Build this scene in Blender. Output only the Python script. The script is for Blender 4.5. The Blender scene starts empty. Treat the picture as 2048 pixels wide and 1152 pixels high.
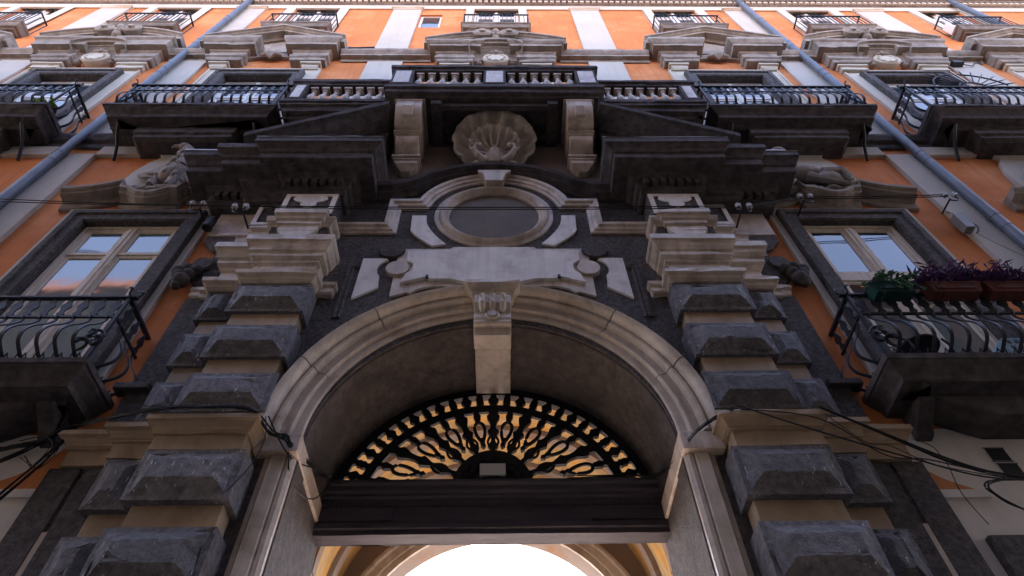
import bpy, bmesh, math, random
from mathutils import Vector, Matrix
rnd = random.Random(7)
R = math.radians
sc = bpy.context.scene
C = sc.collection

# ------------------------------------------------------------------ camera, sky, sun, exposure
def make_camera():
    p, y, r = R(53.07), R(1.723), R(-1.559)
    f = Vector((math.sin(y) * math.cos(p), math.cos(y) * math.cos(p), math.sin(p)))
    rt = Vector((math.cos(y), -math.sin(y), 0)); up = rt.cross(f)
    r2 = rt * math.cos(r) + up * math.sin(r); u2 = -rt * math.sin(r) + up * math.cos(r)
    cam = bpy.data.cameras.new('camera'); cam.sensor_width = 36; cam.lens = 36 * 1296.7 / 2048
    cam.clip_start = .05; cam.clip_end = 3000
    o = bpy.data.objects.new('camera', cam); C.objects.link(o)
    m = Matrix((r2, u2, -f)).transposed().to_4x4(); m.translation = Vector((.10, -5.5, 1.6))
    o.matrix_world = m; sc.camera = o
make_camera()
SUN_EL, SUN_AZ = R(46), R(-12)          # the sun stands behind the palazzo, azimuth from +Y towards +X
w = bpy.data.worlds.new('World'); sc.world = w; w.use_nodes = True
nt = w.node_tree; bg = nt.nodes['Background']
sky = nt.nodes.new('ShaderNodeTexSky'); sky.sky_type = 'NISHITA'; sky.sun_disc = False
sky.sun_elevation = SUN_EL; sky.sun_rotation = SUN_AZ; sky.dust_density = 1.0; sky.ozone_density = 1.5
nt.links.new(sky.outputs[0], bg.inputs[0]); bg.inputs[1].default_value = .15
sl = bpy.data.lights.new('sun', 'SUN'); sl.energy = 3.6; sl.angle = R(.5); sl.color = (1, .93, .82)
so = bpy.data.objects.new('sun', sl); C.objects.link(so)
sd = Vector((math.sin(SUN_AZ) * math.cos(SUN_EL), math.cos(SUN_AZ) * math.cos(SUN_EL), math.sin(SUN_EL)))
so.rotation_euler = (-sd).to_track_quat('-Z', 'Y').to_euler()
vs = sc.view_settings; vs.view_transform = 'Standard'; vs.look = 'None'; vs.gamma = 1; vs.exposure = 3.1
vs.use_white_balance = True; vs.white_balance_temperature = 7300; vs.white_balance_tint = 24
vs.use_curve_mapping = False
sc.cycles.use_denoising = True; sc.cycles.max_bounces = 8; sc.cycles.diffuse_bounces = 5

# ------------------------------------------------------------------ materials
def mat(name, col, rough=.8, var=.25, scale=3., col2=None, c2amt=.5, c2scale=1.2, bump=.2, bscale=30, pits=0., streak=0., streakcol=(.03, .028, .03),
        metal=0., spec=.3, rand=.0, stretch=(1, 1, 1), specks=0.):
    m = bpy.data.materials.new(name); m.use_nodes = True
    n = m.node_tree.nodes; l = m.node_tree.links; b = n['Principled BSDF']
    geo = n.new('ShaderNodeNewGeometry'); mp = n.new('ShaderNodeMapping'); l.new(geo.outputs['Position'], mp.inputs['Vector']); mp.inputs['Scale'].default_value = stretch
    def noise(s, det=6, ro=.6, vec=mp):
        t = n.new('ShaderNodeTexNoise'); t.inputs['Scale'].default_value = s; t.inputs['Detail'].default_value = det; t.inputs['Roughness'].default_value = ro
        l.new(vec.outputs[0], t.inputs['Vector']); return t
    def ramp(src, a, c, lo=0., hi=1.):
        q = n.new('ShaderNodeMapRange'); q.inputs[1].default_value = a; q.inputs[2].default_value = c; q.inputs[3].default_value = lo; q.inputs[4].default_value = hi
        l.new(src, q.inputs[0]); return q.outputs[0]
    def mix(fac, A, B, kind='MIX'):
        q = n.new('ShaderNodeMix'); q.data_type = 'RGBA'; q.blend_type = kind
        if isinstance(fac, float): q.inputs[0].default_value = fac
        else: l.new(fac, q.inputs[0])
        for i, v in ((6, A), (7, B)):
            if isinstance(v, tuple): q.inputs[i].default_value = (*v, 1)
            else: l.new(v, q.inputs[i])
        return q.outputs[2]
    a = noise(scale)
    lo = tuple(x * (1 - var) for x in col); hi = tuple(min(1, x * (1 + var)) for x in col)
    cur = mix(ramp(a.outputs[0], .3, .7), lo, hi)
    if col2:
        q = noise(c2scale, 8, .65); cur = mix(ramp(q.outputs[0], .5, .68, 0, c2amt), cur, col2)
    if streak:
        m2 = n.new('ShaderNodeMapping'); l.new(geo.outputs['Position'], m2.inputs['Vector']); m2.inputs['Scale'].default_value = (5, 5, .35)
        q = noise(1.6, 7, .65, m2); cur = mix(ramp(q.outputs[0], .5, .75, 0, streak), cur, streakcol)
    if specks:
        m3 = n.new('ShaderNodeMapping'); l.new(geo.outputs['Position'], m3.inputs['Vector']); m3.inputs['Scale'].default_value = (1.0, 1.0, .22)
        q = noise(38, 2, .5, m3); q2 = noise(1.7, 2)
        ma = n.new('ShaderNodeMath'); ma.operation = 'MULTIPLY'; l.new(ramp(q.outputs[0], .655, .70, 0, specks), ma.inputs[0]); l.new(ramp(q2.outputs[0], .5, .6), ma.inputs[1])
        cur = mix(ma.outputs[0], cur, (.62, .62, .6))
    if rand:
        oi = n.new('ShaderNodeObjectInfo'); cur = mix(1., cur, ramp(oi.outputs['Random'], 0, 1, 1 - rand, 1 + rand), 'MULTIPLY')
    l.new(cur, b.inputs['Base Color'])
    b.inputs['Metallic'].default_value = metal; b.inputs['Specular IOR Level'].default_value = spec
    rr = noise(scale * 3); l.new(ramp(rr.outputs[0], .3, .7, max(.02, rough - .1), min(1, rough + .1)), b.inputs['Roughness'])
    if bump:
        bn = noise(bscale, 8, .7); h = bn.outputs[0]
        bp = n.new('ShaderNodeBump'); bp.inputs['Strength'].default_value = bump; bp.inputs['Distance'].default_value = .02
        if pits:
            v = n.new('ShaderNodeTexVoronoi'); v.inputs['Scale'].default_value = 26; l.new(mp.outputs[0], v.inputs['Vector'])
            nn = noise(60, 3); ad = n.new('ShaderNodeMath'); ad.operation = 'MULTIPLY_ADD'; l.new(ramp(v.outputs['Distance'], 0, .32, 0, 1), ad.inputs[0]); ad.inputs[1].default_value = pits; l.new(h, ad.inputs[2]); h = ad.outputs[0]
        l.new(h, bp.inputs['Height']); l.new(bp.outputs[0], b.inputs['Normal'])
    return m
M = {}
M['orange'] = mat('orange_plaster', (.60, .190, .055), .85, .16, .9, (.66, .30, .14), .85, .45, .15, 45, streak=.6, streakcol=(.36, .105, .04))
M['grey'] = mat('grey_plaster', (.48, .44, .385), .85, .08, .8, (.36, .335, .31), .5, .45, .10, 40, streak=.22, streakcol=(.24, .22, .20))
M['cream'] = mat('cream_plaster', (.55, .49, .40), .85, .08, .9, (.42, .37, .30), .5, .6, .10, 40, streak=.18, streakcol=(.25, .21, .17))
M['trim'] = mat('weathered_stucco_trim', (.31, .26, .22), .85, .25, 4., (.15, .12, .10), .7, 1.3, .2, 40, streak=.45, streakcol=(.085, .07, .062))
M['white'] = mat('whitewashed_plaster', (.74, .68, .61), .85, .07, .7, (.44, .40, .37), .5, .7, .12, 25, streak=.16, streakcol=(.24, .22, .20))
M['stone'] = mat('dark_volcanic_stone', (.098, .084, .080), .85, .55, 16, (.045, .038, .038), .75, 1.4, 1.0, 45, pits=-1.0, streak=.25, streakcol=(.035, .03, .032), rand=.12)
M['block'] = mat('dark_dressed_block_stone', (.150, .138, .140), .65, .45, 14, (.058, .051, .052), .6, 2.2, .8, 50, pits=-.7, streak=.25, rand=.3, specks=.85)
M['soot'] = mat('soot_blackened_stone', (.075, .061, .059), .85, .55, 7, (.024, .020, .021), .75, 1.6, .7, 40, streak=.25, streakcol=(.075, .06, .055), rand=.1)
M['shellstone'] = mat('weathered_shell_marble', (.50, .43, .36), .6, .25, 5, (.20, .155, .12), .7, 2.2, .2, 35, streak=.35, streakcol=(.14, .10, .07))
M['marble'] = mat('aged_marble', (.57, .47, .38), .4, .22, 3.0, (.25, .175, .125), .75, 1.7, .14, 30, streak=.5, streakcol=(.155, .11, .085), rand=.10, spec=.4)
M['pale'] = mat('pale_marble', (.74, .68, .62), .45, .12, 3, (.42, .33, .28), .7, 2.2, .08, 30, streak=.42, streakcol=(.30, .25, .22), rand=.05, spec=.4)
M['shaft'] = mat('tan_marble', (.40, .285, .185), .5, .2, 2.5, (.25, .165, .10), .7, 1.5, .1, 30, streak=.4, streakcol=(.17, .11, .07), rand=.06, spec=.4)
M['reveal'] = mat('smooth_soffit_stone', (.090, .074, .066), .85, .35, 9, (.040, .033, .031), .75, 1.3, .9, 30, pits=-.5, streak=.2, streakcol=(.05, .04, .04))
M['brown'] = mat('brown_stained_plaster', (.21, .165, .15), .9, .2, 1.5, (.12, .092, .088), .6, 1.0, .2, 30, streak=.25, streakcol=(.09, .07, .07))
M['iron'] = mat('wrought_iron', (.016, .018, .026), .5, .35, 12, (.035, .032, .034), .4, 6, .15, 80, metal=.0, spec=.35)
M['pipe'] = mat('blue_grey_painted_pipe', (.10, .118, .15), .45, .12, 2, (.06, .07, .09), .6, 1.2, .05, 40, spec=.6)
M['wood'] = mat('cream_painted_wood', (.66, .58, .48), .6, .10, 5, (.30, .235, .17), .6, 5., .10, 30, stretch=(3, 3, .6), streak=.15, streakcol=(.25, .19, .14))
M['woodw'] = mat('white_window_paint', (.66, .65, .63), .5, .06, 5, bump=.04)
M['beam'] = mat('dark_gate_wood', (.055, .044, .056), .45, .3, 6, (.085, .07, .08), .4, 3, .12, 40, stretch=(.25, 2, 3), spec=.4)  # glare over the gate put into the colour, lifting the dark wood tone
M['grille'] = mat('black_fan_iron', (.012, .011, .014), .55, .3, 10, bump=.1)
M['fresco'] = mat('painted_vault', (.50, .33, .15), .85, .35, 1.6, (.78, .33, .012), 1.0, 1.7, .1, 30, stretch=(1, 2.4, 1), streak=.3, streakcol=(.55, .46, .32))
M['vestibule'] = mat('vestibule_plaster', (.27, .215, .18), .85, .12, 1.2, (.30, .14, .05), .8, 2., .12, 30)
M['cable'] = mat('black_cable', (.013, .013, .015), .6, .3, 8, bump=0)
M['ceramic'] = mat('grey_ceramic', (.42, .42, .43), .3, .1, 8, bump=0, spec=.5)
M['terracotta'] = mat('terracotta_plastic', (.13, .036, .024), .55, .15, 5, bump=.05)
M['greenbox'] = mat('dark_green_plastic', (.006, .045, .040), .5, .15, 5, bump=.05)
M['purpleleaf'] = mat('purple_leaf', (.075, .022, .10), .5, .5, 14, (.03, .012, .05), .6, 9, 0)
M['greenleaf'] = mat('succulent_green_leaf', (.07, .16, .085), .55, .35, 14, bump=0)
M['limeleaf'] = mat('lime_green_leaf', (.18, .36, .03), .55, .3, 14, bump=0)
M['crate'] = mat('pale_blue_plastic', (.36, .55, .68), .45, .05, 5, bump=0)
M['box'] = mat('grey_metal_box', (.20, .19, .19), .5, .15, 5, bump=.05)
M['whiteplastic'] = mat('white_plastic', (.74, .74, .70), .4, .04, 5, bump=0)
M['blind'] = mat('oculus_panel', (.15, .125, .105), .7, .2, 1.5, (.16, .11, .07), .6, 1.3, .08, 30)
M['paving'] = mat('basalt_paving', (.07, .068, .066), .7, .3, 2, (.06, .058, .056), .5, 1, .2, 20)
M['court'] = mat('courtyard_paving', (.22, .20, .18), .8, .2, 2, (.30, .28, .25), .5, 1, .2, 20)
M['opp'] = mat('low_bounce_plaster', (.20, .17, .14), .85, .1, 1, (.15, .12, .10), .5, .5, .1, 30, streak=.2, streakcol=(.3, .25, .2))  # kept dark to cut the bounce onto the facade
M['slabstone'] = mat('brown_balcony_stone', (.17, .14, .12), .85, .3, 5, (.09, .075, .065), .6, 1.6, .3, 40, streak=.3)
M['shutter'] = mat('grey_green_shutter', (.10, .13, .11), .6, .15, 5, bump=.05)
M['roof'] = mat('roof_tile', (.30, .13, .08), .8, .25, 4, bump=.3)
def glass(name, tint, rough=.03):
    m = bpy.data.materials.new(name); m.use_nodes = True; n = m.node_tree.nodes; l = m.node_tree.links; b = n['Principled BSDF']
    b.inputs['Base Color'].default_value = (*tint, 1); b.inputs['Roughness'].default_value = rough; b.inputs['Specular IOR Level'].default_value = .9; b.inputs['IOR'].default_value = 1.6
    g = n.new('ShaderNodeNewGeometry'); t = n.new('ShaderNodeTexNoise'); t.inputs['Scale'].default_value = 1.3; l.new(g.outputs['Position'], t.inputs['Vector'])
    bp = n.new('ShaderNodeBump'); bp.inputs['Strength'].default_value = .16; bp.inputs['Distance'].default_value = .05; l.new(t.outputs[0], bp.inputs['Height']); l.new(bp.outputs[0], b.inputs['Normal'])
    return m
M['glass'] = glass('window_glass', (.035, .05, .06)); M['glassrefl'] = glass('reflection_teal_glass', (.10, .17, .18), .06)  # left panes: blue-teal reflection put into the glass base colour

# ------------------------------------------------------------------ mesh helpers
class MB:
    def __init__(s, sx=1): s.v = []; s.f = []; s.sx = sx
    def add(s, vs, fs):
        b = len(s.v); s.v += [(x * s.sx, y, z) for x, y, z in vs]; s.f += [tuple(i + b for i in f) for f in fs]; return s
    def box(s, x0, x1, y0, y1, z0, z1):
        return s.add([(x, y, z) for z in (z0, z1) for y in (y0, y1) for x in (x0, x1)], [(0, 1, 3, 2), (4, 5, 7, 6), (0, 1, 5, 4), (2, 3, 7, 6), (0, 2, 6, 4), (1, 3, 7, 5)])
    def prism(s, poly, a, b, ax='y'):
        n = len(poly); k = {'y': lambda p, q: (p[0], q, p[1]), 'x': lambda p, q: (q, p[0], p[1]), 'z': lambda p, q: (p[0], p[1], q)}[ax]
        return s.add([k(p, a) for p in poly] + [k(p, b) for p in poly], [tuple(range(n)), tuple(range(2 * n - 1, n - 1, -1))] + [(i, (i + 1) % n, n + (i + 1) % n, n + i) for i in range(n)])
    def loft(s, rings, closed=True, caps=True):
        n = len(rings[0]); v = [p for r in rings for p in r]; f = []
        for j in range(len(rings) - 1):
            for i in range(n if closed else n - 1):
                k = (i + 1) % n; f.append((j * n + i, j * n + k, (j + 1) * n + k, (j + 1) * n + i))
        if caps: f += [tuple(range(n)), tuple(range((len(rings) - 1) * n, len(rings) * n))]
        return s.add(v, f)
    def plan(s, path, prof, caps=True, wear=.0035):
        """mouldings: profile (d, z) run round an open plan path, mitred; offset to the path's right-hand side"""
        n0 = len(path); ol = []
        for i in range(n0):
            ds = []
            if i > 0: ds.append((Vector(path[i]) - Vector(path[i - 1])).normalized())
            if i < n0 - 1: ds.append((Vector(path[i + 1]) - Vector(path[i])).normalized())
            ns = [Vector((d.y, -d.x)) for d in ds]; m = ns[0] + ns[-1]; m = m / (m.length_squared / 2) if len(ns) > 1 else ns[0]
            ol.append(m)
        P_ = []; off = []
        for i in range(n0):
            P_.append(path[i]); off.append(ol[i])
            if i < n0 - 1 and wear:
                a, b = Vector(path[i]), Vector(path[i + 1]); L = (b - a).length; k = min(60, int(L / .16)); d = (b - a).normalized(); nm = Vector((d.y, -d.x))
                for t in range(1, k): P_.append(tuple(a.lerp(b, (t + rnd.uniform(-.3, .3)) / k))); off.append(nm)
        path = P_; n = len(path)
        if wear:
            lo = min(z for _, z in prof); hi = max(z for _, z in prof); rings = []
            for d, z in prof:
                q = 0.; ring = []
                for i in range(n):
                    q = .6 * q + rnd.gauss(0, wear); c = rnd.random() < .05; dd = d + max(-.02, min(.006, q)) - (rnd.uniform(.005, .022) if c else 0)
                    corner = i in (0, n - 1)
                    # segments meeting at a corner keep the corner clear of crossing faces
                    f = d if corner else dd
                    px, py = path[i]; ring.append((px + off[i].x * f, py + off[i].y * f, z + (0 if corner or z in (lo, hi) else rnd.gauss(0, wear * .4))))
                rings.append(ring)
            s.loft(rings, closed=False, caps=False)
            if caps: s.add(rings[0], [tuple(range(n))]); s.add(rings[-1], [tuple(range(n))])
            return s
        rings = [[(path[i][0] + off[i].x * d, path[i][1] + off[i].y * d, z) for i in range(n)] for d, z in prof]
        s.loft(rings, closed=False, caps=False)
        if caps:
            s.add(rings[0], [tuple(range(n))]); s.add(rings[-1], [tuple(range(n))])
        return s
    def rect(s, x0, x1, yf, yw, prof):       # moulding round three sides of a projecting block
        return s.plan([(x0, yw), (x0, yf), (x1, yf), (x1, yw)], prof)
    def elev(s, path, prof, closed=False, caps=True, vert=False):
        """profile (n, y) swept along a path in the XZ plane, n to the left of travel; vert keeps the section upright"""
        n = len(path); rings = []
        for i in range(n):
            ds = []
            if closed or i > 0: ds.append((Vector(path[i]) - Vector(path[i - 1])).normalized())
            if closed or i < n - 1: ds.append((Vector(path[(i + 1) % n]) - Vector(path[i])).normalized())
            ns = [Vector((-d.y, d.x)) for d in ds]; m = ns[0] + ns[-1]; m = m / (m.length_squared / 2) if len(ns) > 1 else ns[0]
            if vert: m = Vector((0, 1))
            rings.append([(path[i][0] + m.x * a, y, path[i][1] + m.y * a) for a, y in prof])
        if closed: rings.append(rings[0])
        return s.loft(rings, True, caps and not closed)
    def tube(s, path, r, n=8, taper=None):
        pts = [Vector(p) for p in path]; rings = []; up = Vector((0, 0, 1))
        for i, p in enumerate(pts):
            t = (pts[min(i + 1, len(pts) - 1)] - pts[max(i - 1, 0)]).normalized()
            a = t.cross(up)
            if a.length < .05: a = t.cross(Vector((1, 0, 0)))
            a.normalize(); b = t.cross(a); up = up if abs(t.dot(up)) < .95 else Vector((1, 0, 0)); rr = r if taper is None else taper[i]
            rings.append([tuple(p + (a * math.cos(6.2832 * k / n) + b * math.sin(6.2832 * k / n)) * rr) for k in range(n)])
        return s.loft(rings)
    def lathe(s, c, prof, n=12, ax='z'):
        k = {'z': lambda r, a, h: (c[0] + r * math.cos(a), c[1] + r * math.sin(a), c[2] + h), 'y': lambda r, a, h: (c[0] + r * math.cos(a), c[1] + h, c[2] + r * math.sin(a)), 'x': lambda r, a, h: (c[0] + h, c[1] + r * math.cos(a), c[2] + r * math.sin(a))}[ax]
        return s.loft([[k(r, 6.28318 * i / n, h) for i in range(n)] for r, h in prof])
    def blob(s, c, r, rot=(0, 0, 0), n=12, m=8):
        from mathutils import Euler
        e = Euler(rot).to_matrix(); rings = []
        for j in range(m + 1):
            t = math.pi * j / m; q = max(.02, math.sin(t))
            rings.append([tuple(Vector(c) + e @ Vector((r[0] * q * math.cos(6.28318 * i / n), r[1] * q * math.sin(6.28318 * i / n), r[2] * math.cos(t)))) for i in range(n)])
        return s.loft(rings)
    def mesh(s, name, m, smooth=False, uv=None):
        me = bpy.data.meshes.new(name); me.from_pydata(s.v, [], s.f); bm = bmesh.new(); bm.from_mesh(me)
        bmesh.ops.recalc_face_normals(bm, faces=bm.faces); bm.to_mesh(me); bm.free()
        me.materials.append(M[m] if isinstance(m, str) else m)
        if smooth:
            me.polygons.foreach_set('use_smooth', [True] * len(me.polygons)); me.set_sharp_from_angle(angle=R(38))
        return me
def obj(name, data, parent=None, loc=(0, 0, 0), rz=0, bevel=0, kind=None, scale=None):
    o = bpy.data.objects.new(name, data); C.objects.link(o); o.parent = parent; o.location = loc; o.rotation_euler = (0, 0, rz)
    if scale: o.scale = scale
    if bevel:
        b = o.modifiers.new('edge', 'BEVEL'); b.width = bevel; b.segments = 2; b.limit_method = 'ANGLE'; b.angle_limit = R(40)
    if kind: o['kind'] = kind
    return o
def part(name, mb, m, parent, smooth=False, bevel=0, **k): return obj(name, mb.mesh(name, m, smooth), parent, bevel=bevel, **k)
def node(name, parent=None, loc=(0, 0, 0)): return obj(name, None, parent, loc)
def tag(o, label, cat, group=None):
    o['label'] = label; o['category'] = cat
    if group: o['group'] = group
    return o
def arc(cx, cz, r, a0, a1, n): return [(cx + r * math.cos(R(a0 + (a1 - a0) * i / n)), cz + r * math.sin(R(a0 + (a1 - a0) * i / n))) for i in range(n + 1)]
def bez(p0, p1, p2, p3, n=10):
    return [tuple((1 - t) ** 3 * a + 3 * (1 - t) ** 2 * t * b + 3 * (1 - t) * t * t * c + t ** 3 * d for a, b, c, d in zip(p0, p1, p2, p3)) for t in [i / n for i in range(n + 1)]]
def spline(pts, n=8):
    out = []
    P = [pts[0]] + list(pts) + [pts[-1]]
    for i in range(1, len(P) - 2):
        for k in range(n):
            t = k / n
            out.append(tuple(.5 * (2 * b + (c - a) * t + (2 * a - 5 * b + 4 * c - d) * t * t + (3 * b - a - 3 * c + d) * t ** 3) for a, b, c, d in zip(P[i - 1], P[i], P[i + 1], P[i + 2])))
    return out + [tuple(pts[-1])]
def smooth_remesh(o, vox):
    r = o.modifiers.new('carve', 'REMESH'); r.mode = 'VOXEL'; r.voxel_size = vox; r.use_smooth_shade = True
    s = o.modifiers.new('soften', 'SMOOTH'); s.iterations = 1; s.factor = .5
    return o

# ------------------------------------------------------------------ ground and the street's other side
g = part('street', MB().box(-600, 600, -600, 600, -.3, 0), 'paving', None); g['kind'] = 'structure'
g = part('courtyard_ground', MB().box(-14, 14, 4.45, 40, .004, .03), 'court', None); g['kind'] = 'structure'
g = part('vestibule_floor', MB().box(-2.44, 2.44, .2, 4.44, .004, .034), 'court', None); g['kind'] = 'structure'
OPP_Y, OPP_H = -7.6, 18.5  # unseen building added behind the camera; height set for the facade's light falloff
ob = tag(node('opposite_shade_building', None, (0, OPP_Y, 0)), 'unseen brown building with grey green shutters, added across the narrow street to shade it', 'building')
part('wall', MB().box(-34, 34, -10, 0, 0, OPP_H), 'opp', ob)
part('roof', MB().prism([(.5, OPP_H), (-10.4, OPP_H), (-10.4, OPP_H + .5), (-5, OPP_H + 1.8), (.5, OPP_H + .5)], -34.3, 34.3, 'x'), 'roof', ob)
wm = MB().box(-.62, .62, -.02, .06, 0, 2.4).box(-.72, .72, 0, .12, -.14, -.003).mesh('shuttered_window', 'shutter')
for fl in range(4):
    for i in range(-5, 6): obj('shuttered_window', wm, ob, (i * 4.2 + .9, 0, 1.6 + fl * 4.6))

# ------------------------------------------------------------------ the palazzo
pal = tag(node('palazzo'), 'orange and grey baroque palazzo with a dark stone portal and iron balconies', 'building')
XE = 20.
BX = {'A': 5.8, 'B': 10.25, 'C': 14.65}
def holes_sheet(x0, x1, z0, z1, holes, y0, y1):
    xs = sorted({x0, x1, *[h[0] for h in holes], *[h[1] for h in holes]}); zs = sorted({z0, z1, *[h[2] for h in holes], *[h[3] for h in holes]}); mb = MB()
    for i in range(len(xs) - 1):
        for j in range(len(zs) - 1):
            cx, cz = (xs[i] + xs[i + 1]) / 2, (zs[j] + zs[j + 1]) / 2
            if any(h[0] < cx < h[1] and h[2] < cz < h[3] for h in holes): continue
            a, b, c, d = xs[i], xs[i + 1], zs[j], zs[j + 1]
            mb.add([(a, y0, c), (b, y0, c), (b, y0, d), (a, y0, d)], [(0, 1, 2, 3)])
    for a, b, c, d in holes: mb.add([(a, y0, c), (b, y0, c), (b, y0, d), (a, y0, d), (a, y1, c), (b, y1, c), (b, y1, d), (a, y1, d)], [(0, 1, 5, 4), (1, 2, 6, 5), (2, 3, 7, 6), (3, 0, 4, 7)])
    return mb
holes = []
for s in (-1, 1):
    for k in 'ABC':
        c = s * BX[k]
        holes += [(c - .85, c + .85, 13.9, 17.62), (c - .72, c + .72, 21.15, 24.45)]
        if k in 'AB': holes.append((c - .8, c + .8, 6.75, 10.66))
holes += [(-.85, .85, 13.9, 17.62), (-.72, .72, 21.15, 24.45), (-3.8, 3.8, 0, 13.7), (-2.4, -1.72, 22.05, 23.5)]
part('wall', holes_sheet(-XE, XE, 6.3, 24.9, holes, 0, .2), 'orange', pal)
core = MB()
for s in (-1, 1): core.box(s * 2.46, s * XE, .21, 4.4, 0, 25.6)
core.box(-2.455, 2.455, 1.4, 4.4, 8.75, 25.6).box(-2.455, 2.455, .21, 1.398, 8.75, 25.6)
part('sun_block_masonry', core, 'white', pal)  # solid mass behind the facade, added to keep sun from leaking through
for s in (-1, 1):
    part('ground_floor_wall', MB(s).box(4.15, XE, -.01, .18, 0, 6.3), 'white', pal)
    # orange plaster showing through a scalloped opening of the ground floor decoration
    pts = [(4.36, 5.85), (4.36, 5.5), (4.86, 5.5)] + [(4.86 - .5 * t, 5.52 + .33 * t ** 1.6) for t in (.15, .3, .45, .6, .75, .9)]
    if s < 0: pts = [(4.36, 6.12), (4.3, 5.6), (5.2, 5.6), (5.2, 5.66)] + [(5.1 - .65 * t, 5.67 + .46 * t ** 2.2) for t in (.1, .3, .45, .6, .75, .9, 1)]
    part('orange_field', MB(s).prism(pts, -.03, 0), 'orange', pal)
    part('ledge', MB(s).box(4.36, 4.95, -.05, 0, 5.40 + (.1 if s < 0 else 0), 5.49 + (.1 if s < 0 else 0)), 'white', pal)
part('plinth_stone', MB().box(4.62, 9, -.09, 0, 0, 4.97), 'stone', pal, bevel=.02)
for zx in ((5.26, 5.86), (5.28, 5.66)):
    v = part('wall_vent', MB().box(zx[0], zx[0] + .2, -.02, -.012, zx[1], zx[1] + .16), 'cable', pal)
    for dz in (-.012, .162): part('frame', MB().box(zx[0] - .012, zx[0] + .212, -.022, -.008, zx[1] + dz, zx[1] + dz + .01), 'box', v)

# pilaster strips and friezes of the upper floors
def strip(xa, xb, z0, z1, y=-.06, m='grey'): part('pilaster_strip', MB().box(xa, xb, y, .004, z0, z1), m, pal, bevel=.01)
for s in (-1, 1):
    for a, b in ((2.42, 3.33), (7.47, 8.36), (11.82, 12.72)):
        for z0, z1 in ((13.95, 18.7), (19.05, 23.9)):
            strip(min(s * a, s * b), max(s * a, s * b), z0, z1)
        cp = MB(s).rect(a, b, -.06, 0, [(0, 23.9), (.03, 23.92), (.03, 23.97), (.07, 24.0), (.07, 24.06), (0, 24.07)])
        part('strip_capital', cp, 'cream', pal)
    for a, b in ((7.57, 8.42), (12.1, 12.95)): strip(min(s * a, s * b), max(s * a, s * b), 6.3, 13.1, -.085)
part('upper_frieze', MB().box(-XE, XE, -.045, .003, 24.07, 24.55), 'cream', pal)
rc = MB().plan([(-XE, 0), (XE, 0)], [(.05, 24.5), (.075, 24.53), (.075, 24.57), (.09, 24.58), (.09, 24.76), (.17, 24.78), (.2, 24.86), (.34, 24.92), (.36, 25.05), (.5, 25.12), (.55, 25.25), (.55, 25.4), (-.2, 25.45)])
rcp = part('roof_cornice', rc, 'slabstone', pal)
dn = MB()
i = -XE
while i < XE: dn.box(i, i + .12, -.155, -.085, 24.6, 24.75); i += .2
part('dentil_row', dn, 'cream', rcp, kind='stuff')
for s in (-1, 1):
    for k in 'ABC':
        c = s * BX[k]; part('window_casing', holes_sheet(c - 1.02, c + 1.02, 20.5, 24.07, [(c - .72, c + .72, 21.15, 24.071)], -.05, 0).box(c - 1.02, c - 1.0, -.05, 0, 20.5, 24.06), 'cream', pal)
part('window_casing', holes_sheet(-.98, .98, 20.5, 24.07, [(-.72, .72, 21.15, 24.071)], -.05, 0), 'cream', pal)
# string courses
def string_course(x0, x1):
    part('string_course', MB().plan([(x0, 0), (x1, 0)], [(.03, 18.72), (.05, 18.75), (.06, 18.82), (.17, 18.83), (.17, 18.92), (.2, 18.95), (.25, 19.02), (.26, 19.10), (0, 19.12)]), 'trim', pal)
edges = [-XE, -16.4, -12.9, -12.1, -8.4, -7.6, -4.0, -1.75, 1.75, 4.0, 7.6, 8.4, 12.1, 12.9, 16.4, XE]
for a, b in ((-4.05, -1.7), (1.7, 4.05), (-8.5, -7.5), (7.5, 8.5), (-12.95, -12.0), (12.0, 12.95)): string_course(a, b)
for s in (-1, 1):
    x0, x1 = sorted((s * 3.9, s * XE))
    part('balcony_string_course', MB().plan([(x0, 0), (x1, 0)], [(.02, 13.42), (.05, 13.46), (.05, 13.60), (.12, 13.66), (.16, 13.8), (.16, 13.88), (0, 13.9)]), 'soot', pal)
    for a, b in ((4.16, 7.57), (8.42, 12.1), (12.95, XE)):
        part('plaster_band', MB(s).box(a, b, -.08, .002, 13.08, 13.42), 'grey', pal)

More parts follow.
